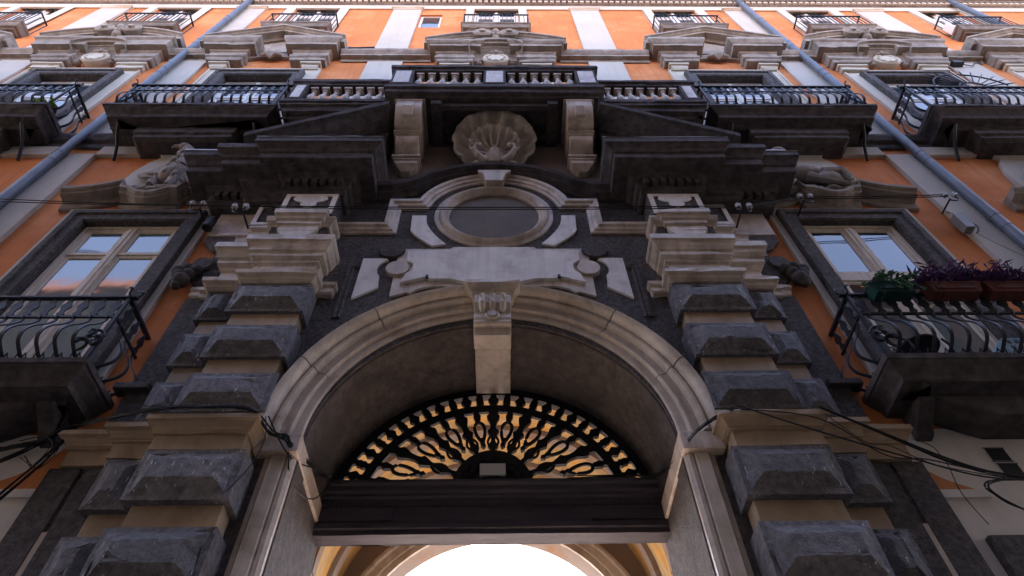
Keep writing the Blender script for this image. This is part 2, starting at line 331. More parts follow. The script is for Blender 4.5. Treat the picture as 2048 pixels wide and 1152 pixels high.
# ------------------------------------------------------------------ windows
def window(xc, z0, z1, hw, ow, yf, yg, stone, wood, gl, transom=None, mull=.13, fr=.1, thick=.07, casing=None, oz=.28, top_only=False):
    w_ = node('window', pal)
    if stone:
        path = [(xc - hw, z0), (xc - hw, z1), (xc + hw, z1), (xc + hw, z0)]
        d = ow - hw
        part('surround', MB().elev(path, [(0, yg), (0, yf + .03), (.03, yf), (d * .62, yf), (d * .66, yf - .03), (d * .95, yf - .03), (d, yf), (d, 0), (d, .05)]), stone, w_)
    if casing:
        cw, cy = casing
        path = [(xc - ow, z0), (xc - ow, z1 + oz), (xc + ow, z1 + oz), (xc + ow, z0)]
        part('casing', MB().elev(path, [(0, .0), (0, cy), (cw - .05, cy), (cw - .045, cy - .025), (cw, cy - .025), (cw, .0)]), 'cream' if z0 > 12 else 'grey', w_)
    y = yg
    part('frame', MB().elev([(xc - hw, z0), (xc - hw, z1), (xc + hw, z1), (xc + hw, z0)], [(0, y), (0, y + .05), (-fr, y + .05), (-fr, y + .012), (-fr + .025, y), (-fr + .025, y - .02), (-.02, y - .02)]), wood, w_)
    part('mullion', MB().box(xc - mull / 2, xc + mull / 2, y - .03, y + .045, z0, z1 - fr - .002).box(xc - .012, xc + .012, y - .045, y - .03, z0, z1 - fr), wood, w_, bevel=.006)
    spans = [(z0 + .06, z1 - fr)]
    if transom: spans = [(z0 + .06, transom - thick / 2), (transom + thick / 2, z1 - fr)]
    for sgn in (-1, 1):
        xa, xb = sorted((xc + sgn * mull / 2, xc + sgn * (hw - fr)))
        for za, zb in spans:
            sash = part('sash', MB().elev([(xa, za), (xa, zb), (xb, zb), (xb, za), ], [(0, y + .005), (0, y + .045), (-.065, y + .045), (-.065, y + .02), (-.045, y + .005)], closed=True), wood, w_)
            part('pane', MB().box(xa + .05, xb - .05, y + .03, y + .04, za + .05, zb - .05), gl, sash)
        if transom: part('transom', MB().box(xa, xb, y - .015, y + .044, transom - thick / 2 + .002, transom + thick / 2 - .002), wood, w_, bevel=.006)
    return w_
for s in (-1, 1):
    for k in 'AB':
        c = s * (5.75 if k == 'A' else 10.25)
        window(c, 6.75, 10.62, .79, 1.07, -.11, .03, 'stone', 'wood', 'glassrefl' if s < 0 else 'glass', 9.83 if s < 0 else 9.2, .14, .1, .05 if s < 0 else .2, (.13, -.04))
    for k in 'ABC':
        c = s * BX[k]
        window(c, 13.9, 17.5, .82, 1.08, -.13, .1, 'stone', 'woodw', 'glass', 16.5, .1, .09, .1, (.32, -.04), oz=.26)
        window(c, 21.15, 24.45, .72, .72, 0, .1, None, 'woodw', 'glass', 23.6, .1, .08, .08)
window(0, 13.9, 17.5, .82, 1.08, -.13, .1, 'stone', 'woodw', 'glass', 16.5, .1, .09, .1, (.32, -.04), oz=.26)
window(0, 21.15, 24.45, .72, .72, 0, .1, None, 'woodw', 'glass', 23.6, .1, .08, .08)
lw = node('small_window', pal)
part('frame', MB().elev([(-2.4, 22.05), (-2.4, 23.5), (-1.72, 23.5), (-1.72, 22.05)], [(0, .06), (0, .12), (-.07, .12), (-.07, .06)], closed=True), 'woodw', lw)
part('pane', MB().box(-2.33, -1.79, .1, .11, 22.12, 23.43), 'glass', lw)

# ------------------------------------------------------------------ window pediments of the second floor
RAKE = [(0, 0), (0, -.16), (.03, -.18), (.05, -.22), (.055, -.38), (.13, -.39), (.145, -.42), (.18, -.46), (.19, -.50), (.26, -.505), (.26, 0)]
ENT = [(0, 18.32), (.02, 18.36), (.02, 18.46), (.06, 18.5), (.06, 18.6), (.03, 18.62), (.03, 18.82), (.06, 18.85), (.08, 18.92), (.22, 18.93), (.22, 19.06), (.25, 19.1), (.31, 19.2), (.32, 19.34), (0, 19.36)]
def pediment_triangle(xc):
    p = node('pediment', pal)
    for s in (-1, 1):
        a, b = sorted((xc + s * .62, xc + s * 1.5))
        part('entablature_block', MB().rect(a, b, -.2, 0, ENT), 'trim', p)
        a, b = sorted((xc + s * .95, xc + s * 1.36))
        part('bracket', MB().rect(a, b, -.12, 0, [(-.04, 18.02), (.0, 18.1), (.0, 18.2), (.05, 18.22), (.05, 18.31), (0, 18.315)]), 'cream', p)
        path = [(xc + s * 1.86, 19.26), (xc, 20.22)]
        if s > 0: path = path[::-1]
        part('raking_cornice', MB().elev(path, RAKE, vert=True), 'trim', p)
        part('cornice_return', MB().box(*sorted((xc + s * 1.52, xc + s * 1.88)), -.42, 0, 19.13, 19.37), 'trim', p)
    part('tympanum', MB().prism([(xc - 1.7, 19.2), (xc + 1.7, 19.2), (xc, 20.15)], -.12, 0), 'trim', p)
    part('recess_arch', MB().elev([(xc - .75, 18.45)] + [(xc + .75 * math.cos(R(a)), 18.55 + .35 * math.sin(R(a))) for a in range(180, -1, -15)] + [(xc + .75, 18.45)], [(0, 0), (0, -.1), (.3, -.1), (.3, 0)], vert=True), 'trim', p)
    sh = MB()
    for i in range(7):
        a = R(20 + 140 * i / 6); sh.tube([(xc, -.12, 18.72), (xc + .12 * math.cos(a), -.2, 18.76 + .12 * math.sin(a)), (xc + .3 * math.cos(a), -.16, 18.74 + .24 * math.sin(a))], .05, 7, [.03, .06, .035])
    part('shell_ornament', sh, 'trim', p, True)
def volute(mb, x, z, s, r=.27, y0=-.46, y1=-.04):
    mb.lathe((x, 0, z), [(r * .2, y0 - .035), (r * .34, y0 - .03), (r * .36, y0 + .03), (r * .55, y0 + .032), (r * .6, y0 + .07), (r * .88, y0 + .02), (r, y0 + .05), (r * .95, y0 + .12), (r * .82, y0 + .2), (r * .95, y0 + .3), (r, y1)], 20, 'y')
def pediment_scroll(xc, dz=0.):
    p = node('pediment', pal)
    for s in (-1, 1):
        a, b = sorted((xc + s * .6, xc + s * 1.5))
        part('entablature_block', MB().rect(a, b, -.2, 0, [(d, z - .08) for d, z in ENT[:-4]] + [(.25, 19.0 + dz * .5), (.30, 19.05 + dz * .5), (.31, 19.13 + dz * .5), (0, 19.14 + dz * .5)]), 'trim', p)
        a, b = sorted((xc + s * .72, xc + s * 1.38))
        part('bracket', MB().rect(a, b, -.12, 0, [(0, 17.95), (.0, 18.12), (.05, 18.14), (.05, 18.23), (0, 18.235)]), 'cream', p)
        path = [(xc + s * (1.86 - 1.42 * t), 19.06 + dz + .55 * math.sin(t * 1.45)) for t in [i / 12 for i in range(13)]]
        if s > 0: path = path[::-1]
        part('segmental_cornice', MB().elev(path, RAKE, vert=True), 'trim', p)
        part('cornice_return', MB().box(*sorted((xc + s * 1.52, xc + s * 1.88)), -.42, 0, 19.05 + dz, 19.27 + dz), 'trim', p)
        m = MB(); volute(m, xc + s * .36, 19.72 + dz, s, .26, -.56); part('volute', m, 'trim', p, True)
    part('tympanum', MB().prism([(xc - 1.7, 19.05 + dz), (xc + 1.7, 19.05 + dz), (xc + .5, 19.55 + dz), (xc - .5, 19.55 + dz)], -.12, 0), 'trim', p)
    m = MB().blob((xc, -.42, 19.85 + dz), (.12, .16, .14)).blob((xc - .07, -.38, 19.7 + dz), (.09, .15, .12)).blob((xc + .07, -.38, 19.7 + dz), (.09, .15, .12)).blob((xc, -.3, 19.52 + dz), (.16, .2, .14))
    part('leaf_finial', m, 'trim', p, True)
    bow = [(xc + .70 * math.cos(R(a)), 18.72 + .30 * math.sin(R(a))) for a in range(180, -1, -10)]
    part('bowed_cornice', MB().elev(bow, [(0, 0), (0, -.32), (.04, -.34), (.05, -.42), (.10, -.44), (.115, -.5), (.19, -.52), (.19, 0)], vert=True), 'trim', p)
    part('bowed_frieze', MB().elev([(x, z - .03) for x, z in bow], [(-.30, 0), (-.30, -.10), (-.2, -.12), (-.08, -.2), (0, -.31), (0, 0)], vert=True), 'trim', p)
    c = part('cartouche', MB().lathe((xc, 0, 18.52), [(.3, 0), (.34, -.19), (.31, -.23), (.27, -.215), (.25, -.18)], 24, 'y'), 'cream', p, True)
    star = [(xc + (.235 if i % 2 else .18) * math.cos(R(22.5 * i)), 18.52 + (.235 if i % 2 else .18) * math.sin(R(22.5 * i))) for i in range(16)]
    part('star_field', MB().prism(star, -.225, -.17), 'cream', c)
    for s in (-1, 1):
        part('scroll_ornament', MB().blob((xc + s * .42, -.08, 18.36), (.09, .09, .06)), 'trim', p, True)
        part('scroll_ornament', MB().blob((xc + s * .12, -.22, 18.84), (.1, .06, .05), (0, s * .5, 0)), 'trim', p, True)
    part('scroll_ornament', MB().blob((xc, -.24, 18.87), (.07, .06, .08)), 'trim', p, True)
pediment_scroll(0, 0)
for s in (-1, 1): pediment_triangle(s * 5.85); pediment_scroll(s * 10.2, .3); pediment_triangle(s * 14.6)

# ------------------------------------------------------------------ iron balconies
def bar_mesh(name, h=1.1, bulge=.2, wd=.036, t=.016, leaf=.12, mid=.76):
    k = mid / .76
    prof = spline([(-.0, .03), (-.04, .05), (-bulge * .85, .13 * k), (-bulge, .25 * k), (-bulge * .78, .39 * k), (-bulge * .3, .55 * k), (.0, .69 * k), (.0, mid - .01)], 5)
    lw = [(0, wd), (.12, leaf * .85), (.24, leaf * .5), (.36, leaf * .55), (.48, leaf), (.62, leaf * 1.0), (.74, leaf * .6), (.86, leaf * .45), (1, wd)]
    n0 = len(prof); prof += [(0, mid + .01 + (h - mid - .01) * f) for f, _ in lw]
    mb = MB(); rings = []
    for i, (y, z) in enumerate(prof):
        a, b = prof[max(i - 1, 0)], prof[min(i + 1, len(prof) - 1)]; d = Vector((b[0] - a[0], b[1] - a[1])).normalized(); nx = Vector((d.y, -d.x)) * t / 2
        q = wd if i < n0 else lw[i - n0][1]
        rings.append([(-q / 2, y - nx.x, z - nx.y), (q / 2, y - nx.x, z - nx.y), (q / 2, y + nx.x, z + nx.y), (-q / 2, y + nx.x, z + nx.y)])
    mb.loft(rings)
    mb.tube([(-.06, -.02, .03), (-.04, -.05, .09), (0, -.02, .04), (.04, -.05, .09), (.06, -.02, .03)], .010, 5)
    mb.blob((0, 0, mid), (.03, .026, .03), (0, 0, 0), 8, 5)
    return mb.mesh(name, 'iron')
BAR1 = bar_mesh('bombe_bar', bulge=.23); BAR2 = bar_mesh('bombe_bar', bulge=.15, wd=.045, mid=.84, leaf=.10)
def curl(mb, x, y, z, s, r=.09, tr=.013, out=0):
    mb.tube([(x + s * (r * (1 - .0055 * a) * math.sin(R(a)) + .02), y + out * a / 360, z + r * (1 - math.cos(R(a)) * (1 - .0035 * a))) for a in range(0, 300, 20)], tr, 6)
def iron_rail(p, x0, x1, zt, yf, bar, mid, yw=0., spacing=.185, h=1.1, flower=False):
    """bombe railing on three sides; x0..x1 front line, zt floor level, yf front"""
    part('handrail', MB().box(x0 - .1, x1 + .1, yf - .03, yf + .03, zt + h, zt + h + .035), 'iron', p, bevel=.006)
    part('middle_rail', MB().box(x0, x1, yf - .014, yf + .014, zt + mid - .015, zt + mid + .015), 'iron', p)
    part('bottom_rail', MB().box(x0 - .02, x1 + .02, yf - .02, yf + .02, zt + .005, zt + .035), 'iron', p)
    n = int(round((x1 - x0) / spacing)); dx = (x1 - x0) / n
    for i in range(n): obj('bar', bar, p, (x0 + dx * (i + .5), yf, zt))
    for x, s in ((x0, -1), (x1, 1)):
        part('corner_post', MB().box(x - .018, x + .018, yf - .018, yf + .018, zt, zt + h), 'iron', p)
        part('side_handrail', MB().box(x - .028, x + .028, yf + .032, yw, zt + h, zt + h + .034), 'iron', p)
        part('side_rail', MB().box(x - .014, x + .014, yf + .02, yw, zt + mid - .015, zt + mid + .015), 'iron', p)
        part('side_rail', MB().box(x - .018, x + .018, yf + .02, yw, zt + .005, zt + .035), 'iron', p)
        m = max(2, int(round((yw - yf) / spacing)))
        for j in range(m): obj('bar', bar, p, (x, yf + (yw - yf) * (j + .6) / m, zt), s * math.pi / 2)
        mb = MB(); curl(mb, x + s * .05, yf, zt + h + .03, s, .085, .016); part('scroll_finial', mb, 'iron', p, True)
        mb = MB(); curl(mb, x + s * .02, yf - .03, zt + h + .02, -s * .5, .07, .014, -.1); part('scroll_finial', mb, 'iron', p, True)
        if not flower: continue
        for k, (a0, rr, ox, oz) in enumerate(((0, .1, .02, .3), (120, .085, .1, .2), (240, .09, -.06, .16))):
            mb = MB(); mb.tube([(x + s * (ox + rr * (1 - a / 520) * math.cos(R(a + a0))), yf - .1 - .10 * a / 480, zt + oz + rr * (1 - a / 520) * math.sin(R(a + a0))) for a in range(0, 481, 24)], .02, 6, [.012 + .014 * math.sin(3.14 * i / 20) for i in range(21)])
            part('iron_curl', mb, 'iron', p, True)
SLAB = [(-.36, -.44), (-.34, -.38), (-.30, -.36), (-.15, -.355), (-.14, -.33), (-.13, -.27), (-.08, -.2), (-.03, -.14), (-.02, -.10), (0, -.095), (0, 0)]
def balcony2(xc, hw=1.66, inner_wall=None):
    p = node('balcony', pal); zt, yf = 13.9, -.78
    part('slab', MB().rect(xc - hw, xc + hw, yf, .0, [(d, zt + z) for d, z in SLAB] + [(-.1, zt)]), 'soot', p)
    part('corbel_block', MB().rect(xc - .95, xc + .95, -.46, 0, [(-.12, zt - .86), (-.04, zt - .80), (-.04, zt - .70), (0, zt - .66), (0, zt - .445)]), 'soot', p)
    for s in (-1, 1):
        part('iron_strut', MB().tube(spline([(xc + s * (hw - .38), -.55, zt - .43), (xc + s * (hw - .36), -.4, zt - .56), (xc + s * (hw - .36), -.2, zt - .72), (xc + s * (hw - .36), -.03, zt - .98)]), .03, 8), 'iron', p, True)
    iron_rail(p, xc - hw + .1, xc + hw - .1, zt, yf + .07, BAR2, .84)
    return p
for s in (-1, 1):
    balcony2(s * 5.87); b_ = balcony2(s * 10.25)
    if s > 0:   # spiked fan barrier between neighbouring balconies
        mb = MB()
        for i in range(13):
            a = R(15 + 150 * i / 12); cx = 10.2
            mb.tube([(cx + .25 * math.cos(a), -.72, 15.0 + .25 * math.sin(a)), (cx + .95 * math.cos(a), -.72, 15.0 + .95 * math.sin(a)), (cx + 1.12 * math.cos(a), -.72, 15.0 + 1.12 * math.sin(a))], .014, 6, [.014, .014, .002])
        for r_ in (.3, .8): mb.tube([(10.2 + r_ * math.cos(R(a)), -.72, 15.0 + r_ * math.sin(R(a))) for a in range(10, 171, 10)], .016, 6)
        part('spiked_fan', mb, 'iron', b_)
def balcony1(s):
    xc = s * 5.82; hw = 1.55; zt, yf = 6.75, -.73
    p = node('balcony', pal)
    part('slab', MB().rect(xc - hw, xc + hw, yf, .0, [(d, zt + z * .8) for d, z in SLAB] + [(-.1, zt)]), 'soot', p)
    pts = [(xc - 1.05, 6.42), (xc - .95, 6.36), (xc - .72, 6.24), (xc - .5, 6.14), (xc + .5, 6.14), (xc + .72, 6.24), (xc + .95, 6.36), (xc + 1.05, 6.42)]
    part('corbel_block', MB().prism(pts, -.42, .0), 'soot', p, bevel=.03)
    for q in (-1, 1):
        x = xc + q * (hw - .4)
        part('stone_bracket', MB().prism([(0, 6.12), (-.1, 6.14), (-.2, 6.24), (-.42, 6.36), (-.42, 6.42), (0, 6.42)], x - .09, x + .09, 'x'), 'soot', p, bevel=.015)
    iron_rail(p, xc - hw + .1, xc + hw - .1, zt, yf + .07, BAR1, .76, spacing=.19, flower=True)
    return p
balcony1(-1); balcony1(1)
SB = MB().box(-.009, .009, -.009, .009, .03, .95).mesh('straight_bar', 'iron')
def balcony3(xc, hw=1.0):
    p = node('balcony', pal); zt, yf = 21.1, -.42
    part('slab', MB().rect(xc - hw, xc + hw, yf, .0, [(-.16, zt - .34), (-.14, zt - .30), (-.07, zt - .28), (-.05, zt - .2), (-.03, zt - .1), (0, zt - .07), (0, zt), (-.1, zt + .002)]), 'slabstone', p)
    x0, x1, y = xc - hw + .05, xc + hw - .05, yf + .05
    part('handrail', MB().box(x0 - .02, x1 + .02, y - .02, y + .02, zt + .95, zt + .98).box(x0 - .02, x0 + .02, y + .02, 0, zt + .95, zt + .98).box(x1 - .02, x1 + .02, y + .02, 0, zt + .95, zt + .98), 'iron', p)
    part('bottom_rail', MB().box(x0, x1, y - .012, y + .012, zt + .05, zt + .075), 'iron', p)
    n = 15
    for i in range(n + 1): obj('bar', SB, p, (x0 + (x1 - x0) * i / n, y, zt))
    for x in (x0, x1):
        for j in range(3): obj('bar', SB, p, (x, y + .12 * (j + 1), zt))
for x in (-14.4, -10.05, -5.72, 0, 5.72, 10.05, 14.4): balcony3(x)

# ------------------------------------------------------------------ hoods and reliefs over the first-floor windows
def hood(xc):
    h = node('window_hood', pal)
    half = [(-1.42, 11.18), (-1.2, 11.2), (-.95, 11.26), (-.7, 11.36), (-.53, 11.46), (-.50, 11.30), (-.47, 11.22), (-.36, 11.22), (-.28, 11.17), (-.16, 11.08), (0, 11.04)]
    path = [(xc + x, z) for x, z in half] + [(xc - x, z) for x, z in half[-2::-1]]
    part('hood_cornice', MB().elev(path, [(0, 0), (0, -.09), (.015, -.11), (.03, -.25), (.075, -.26), (.085, -.29), (.11, -.32), (.17, -.325), (.17, 0)], vert=True), 'trim', h)
    low = [(x, z - .2 if abs(x - xc) > .5 else z - .18) for x, z in path]
    part('hood_frieze', MB().elev([(x, max(z, 10.88)) for x, z in low], [(.03, 0), (.03, -.05), (.05, -.07), (.19, -.085), (.19, 0)], vert=True), 'trim', h)
    q = [(xc + x, z) for x, z in ((-.62, 11.45), (-.78, 11.7), (-.82, 12.0), (-.78, 12.35), (-.66, 12.7), (-.5, 12.95), (-.62, 13.09), (.62, 13.09), (.5, 12.95), (.66, 12.7), (.78, 12.35), (.82, 12.0), (.78, 11.7), (.62, 11.45), (.4, 11.2), (-.4, 11.2))]
    part('relief_panel', MB().prism(q, -.085, 0), 'grey', h, bevel=.01)
    return h
def eagle(xc, s=1):
    m = MB(s); X = xc * s
    m.blob((X + .05, -.2, 12.05), (.22, .17, .34), (0, .35, 0))
    m.tube(spline([(X + .12, -.2, 12.2), (X + .16, -.24, 12.5), (X + .1, -.28, 12.72), (X + .02, -.32, 12.82)]), .1, 10, [.17 - .0035 * i for i in range(25)])
    m.blob((X - .02, -.33, 12.85), (.11, .085, .085)); m.tube([(X - .1, -.34, 12.86), (X - .2, -.35, 12.85), (X - .24, -.35, 12.79)], .04, 8, [.05, .032, .01])
    def feather(x, y, z, a, L, wd, th=.035):
        a = R(a); d = Vector((math.cos(a), 0, math.sin(a))); b = Vector((-d.z, 0, d.x)); o = Vector((x, y, z)); rg = []
        for t, w2, h in ((0, .5, .6), (.25, .95, 1), (.6, 1, .9), (.85, .75, .6), (1, .12, .2)):
            c = o + d * L * t; rg.append([tuple(c + b * wd * w2 * math.cos(k * 1.0472) + Vector((0, -th * h * math.sin(k * 1.0472), 0))) for k in range(6)])
        m.loft(rg)
    for i in range(8): feather(X - .08 - .01 * i, -.13 - .008 * i, 12.42 - .075 * i, 208 - 5 * i, .60 - .03 * i, .045)
    for i in range(7): feather(X - .05, -.19 - .006 * i, 12.42 - .07 * i, 214 - 6 * i, .36, .05)
    for i in range(5): feather(X - .02, -.24, 12.40 - .07 * i, 220 - 8 * i, .2, .05)
    for i in range(8): feather(X + .2, -.12 - .008 * i, 12.36 - .07 * i, -30 - 6 * i, .46 - .02 * i, .045)
    for i in range(5): feather(X + .2, -.2, 12.3 - .08 * i, -35 - 7 * i, .26, .05)
    for k in range(26):
        zz = 11.8 + .034 * k; feather(X + .06 + rnd.uniform(-.13, .16) * (1 - .35 * k / 26), -.3 - .02 * (k % 3) - .04 * k / 26, zz + .08, 255 + rnd.uniform(-25, 25), .12, .035, .03)
    for q in (-.12, .14): m.tube([(X + q, -.2, 11.85), (X + q * 1.2, -.24, 11.66), (X + q * 1.1, -.26, 11.52)], .07, 8, [.11, .07, .06])
    for k in range(9): m.blob((X - .38 + .1 * k, -.16 - rnd.uniform(0, .06), 11.42 + rnd.uniform(0, .09)), (.12, .1, .075), (0, rnd.uniform(-.4, .4), 0), 8, 5)
    for i in range(3): m.tube([(X - .5 + .06 * i, -.1, 11.35), (X - .36 + .06 * i, -.12, 11.68)], .018, 6)
    return m
def beast(xc):
    m = MB(); X = xc
    m.blob((X - .12, -.2, 12.05), (.5, .17, .22), (0, .3, 0)); m.blob((X + .28, -.2, 11.78), (.26, .17, .2), (0, .6, 0))
    m.tube([(X + .2, -.26, 11.9), (X + .52, -.3, 11.92), (X + .6, -.28, 11.68), (X + .66, -.28, 11.55), (X + .5, -.28, 11.5)], .08, 9, [.13, .11, .08, .06, .05])
    m.tube([(X - .5, -.2, 12.1), (X - .55, -.24, 12.4), (X - .4, -.3, 12.62)], .12, 9, [.2, .17, .13]); m.blob((X - .36, -.33, 12.66), (.15, .1, .1))
    m.tube([(X - .1, -.26, 11.8), (X + .1, -.3, 11.62), (X + .36, -.28, 11.56), (X + .6, -.26, 11.5)], .06, 8, [.1, .07, .06, .05])
    for k in range(10): m.blob((X - .5 + .12 * k, -.15 - rnd.uniform(0, .05), 11.42 + rnd.uniform(0, .07)), (.13, .1, .07), (0, rnd.uniform(-.4, .4), 0), 8, 5)
    for k in range(6): m.blob((X - .5 + rnd.uniform(-.1, .15), -.26, 12.05 + .09 * k), (.09, .06, .05), (0, .5, 0), 8, 5)
    return m
for s in (-1, 1):
    hood(s * 5.75); hood(s * 10.25)
r_ = part('eagle_relief', eagle(-5.7), 'trim', pal, True); r_['label'] = 'carved eagle with folded wing above the window hood'
r_ = part('animal_relief', beast(5.62), 'trim', pal, True); r_['label'] = 'carved reclining animal with bent leg above the window hood'
for s in (-1, 1): part('eagle_relief', eagle(s * 10.25, 1), 'trim', pal, True)
part('relief_disc', MB().lathe((5.62, 0, 11.98), [(.7, 0), (.72, -.07), (.66, -.1), (.6, -.09)], 32, 'y'), 'trim', pal, True)

# ------------------------------------------------------------------ the portal
AZ, AR = 6.07, 2.02
def half_backing(s):
    pl = [(0, 8.09)] + [(.75 * math.sin(R(a)), 10.82 - .75 * math.cos(R(a))) for a in range(0, 181, 10)] + [(0, 13.72), (3.86, 13.72), (3.86, 11.0), (4.15, 11.0), (4.15, 0), (AR, 0)] + arc(0, AZ, AR, 0, 90, 20)[:-1]
    return MB(s).prism(pl, -.05, .2)
for s in (-1, 1): part('portal_backing', half_backing(s), 'stone', pal)
part('oculus_panel', MB().lathe((0, 0, 10.82), [(.0, -.02), (.76, -.02), (.76, .03)], 32, 'y'), 'blind', pal)
pu = [(-2.35, 13.71), (-2.35, 11.62), (-1.6, 11.62)] + arc(0, 10.24, 1.98, 136, 44, 14) + [(1.6, 11.62), (2.35, 11.62), (2.35, 13.71)]
part('upper_plaster', MB().prism(pu, -.065, -.045), 'brown', pal)
iv = MB().loft([[(x, y, z) for x, z in [(AR, 0)] + arc(0, AZ, AR, 0, 180, 40) + [(-AR, 0)]] for y in (-.02, 1.4)], closed=False, caps=False)
part('gate_reveal', iv, 'reveal', pal, True)
# fine raised border on the reveal
part('reveal_border', MB().loft([[(x, y, z) for x, z in [(r, 0)] + arc(0, AZ, r, 0, 180, 40) + [(-r, 0)]] for r, y in ((AR, .30), (AR - .018, .305), (AR - .018, .0), (AR, -.015))], closed=False, caps=False), 'reveal', pal, True)
# archivolt voussoirs and jambs of marble
ARCHP = [(0, .0), (0, -.07), (.015, -.085), (.10, -.085), (.105, -.115), (.12, -.135), (.145, -.135), (.155, -.115), (.235, -.12), (.245, -.155), (.265, -.19), (.295, -.2), (.31, -.18), (.325, -.18), (.335, -.215), (.36, -.265), (.395, -.30), (.435, -.305), (.45, -.29), (.45, -.03)]
av = node('archivolt', pal)
cuts = [0, 24, 50, 84.5, 95.5, 128, 155, 180]
for a, b in zip(cuts[:-1], cuts[1:]):
    if a == 84.5: continue
    part('voussoir', MB().elev(arc(0, AZ + .1, AR - .005, b - .035, a + .035, max(6, int((b - a) / 2.5))), ARCHP), 'marble', av, True)
for s in (-1, 1):
    jp = [(AR - .005, .02), (AR - .005, -.06), (AR + .03, -.09), (AR + .07, -.09), (AR + .085, -.07), (AR + .10, -.10), (AR + .23, -.115), (AR + .235, -.07), (AR + .25, -.09), (AR + .26, -.06), (AR + .31, -.055), (AR + .31, -.03)]
    for z0, z1 in ((0, 1.9), (1.905, 3.9), (3.905, 5.93)): part('jamb_stone', MB(s).prism(jp, z0, z1, 'z'), 'marble', av)
    ip = MB(s)
    ip.box(AR - .035, AR + .42, -.17, -.02, 5.935, 6.165).box(AR - .035, AR + .04, -.018, 1.09, 5.935, 6.165)
    part('impost_stone', ip, 'marble', av, bevel=.012)
# keystone console
ks = node('keystone', pal)
part('cap', MB().rect(-.25, .25, -.30, -.0, [(0, 8.33), (.02, 8.35), (.03, 8.42), (.10, 8.48), (.12, 8.50), (.12, 8.56), (0, 8.565)]), 'marble', ks)
cp = [(.05, 8.33), (-.34, 8.33), (-.375, 8.24), (-.37, 8.13), (-.33, 8.05), (-.30, 7.99), (-.315, 7.9), (-.30, 7.83), (-.26, 7.80), (-.22, 7.79), (-.20, 7.70), (.05, 7.70)]
part('console_body', MB().prism(cp, -.235, .235, 'x'), 'marble', ks, bevel=.012)
for x in (-.135, 0, .135): part('flute', MB().tube([(x, -.32, 8.325), (x, -.365, 8.25), (x * .97, -.36, 8.13), (x * .95, -.325, 8.05), (x * .9, -.31, 8.0)], .05, 10, [.044, .05, .05, .045, .022]), 'marble', ks, True)
part('rosette', MB().lathe((0, 0, 7.93), [(.02, -.36), (.05, -.36), (.055, -.335), (.075, -.345), (.09, -.33), (.09, -.28)], 16, 'y'), 'marble', ks, True)
part('scroll_roll', MB().lathe((-.235, -.27, 7.82), [(.045, 0), (.045, .15), (.032, .18), (.045, .235), (.032, .29), (.045, .32), (.045, .47)], 12, 'x'), 'marble', ks, True)
part('lower_tablet', MB().box(-.225, .225, -.215, .0, 7.665, 7.70), 'marble', ks, bevel=.008)
part('soffit_slab', MB().box(-.235, .235, .051, 1.09, 7.93, 8.12), 'marble', ks, bevel=.006)

# rusticated piers
def block_mesh(name, w, h, d, yb, iv=.13, rim=.05, pr=.10):
    mb = MB(); a, b = w / 2, h / 2; c1, c2 = rim, rim + iv; n = 7; rings = []
    def side(p, q, k): return [p + (q - p) * t / k for t in range(k)]
    for e, y, w_ in ((0, yb, 0), (0, -d, .004), (c1, -d - .006, .004), (c1 + .012, -d - .012, .005), (c2, -d - pr, .007), (c2 + .02, -d - pr - .001, .004)):
        x, z = a - e, b - e; ring = [(v, -z) for v in side(-x, x, n)] + [(x, v) for v in side(-z, z, 4)] + [(v, z) for v in side(x, -x, n)] + [(-x, v) for v in side(z, -z, 4)]
        w_ *= .45 if w > .6 else .2
        rings.append([(px + rnd.gauss(0, w_), y + rnd.gauss(0, w_ * .7) + (rnd.uniform(.008, .025) if w_ and rnd.random() < .05 else 0), pz + rnd.gauss(0, w_)) for px, pz in ring])
    mb.loft(rings); return mb.mesh(name, 'block')
B1 = lambda: block_mesh('stone_block', .99, .57, .33, -.04)
B2 = lambda: block_mesh('stone_block', .42, .57, .19, -.04, .11, .04, .08)
B3 = lambda: block_mesh('stone_block', .99, .57, .37, -.04)
B4 = lambda: block_mesh('stone_block', .42, .57, .23, -.04, .11, .04, .08)
UP = [8.30, 7.46, 6.62]; LOW = [5.51, 4.66, 3.81, 2.96, 2.11, 1.26]
CAP = [(.05, 8.59), (.09, 8.63), (.09, 8.68), (.14, 8.71), (.14, 8.78), (.015, 8.79), (.015, 9.05), (.05, 9.07), (.05, 9.14), (.10, 9.17), (.10, 9.25), (.13, 9.27), (.155, 9.34), (.175, 9.42), (.20, 9.44), (.20, 9.56), (-.05, 9.57)]
RING = [(.0, 8.55), (.02, 8.58), (.02, 8.66), (.05, 8.7), (.05, 8.76), (0, 8.77)]
IMP = [(-.01, 5.80), (-.01, 5.98), (.02, 5.985), (.02, 6.01), (.03, 6.015), (.04, 6.05), (.07, 6.09), (.095, 6.10), (.11, 6.105), (.11, 6.165), (0, 6.17)]
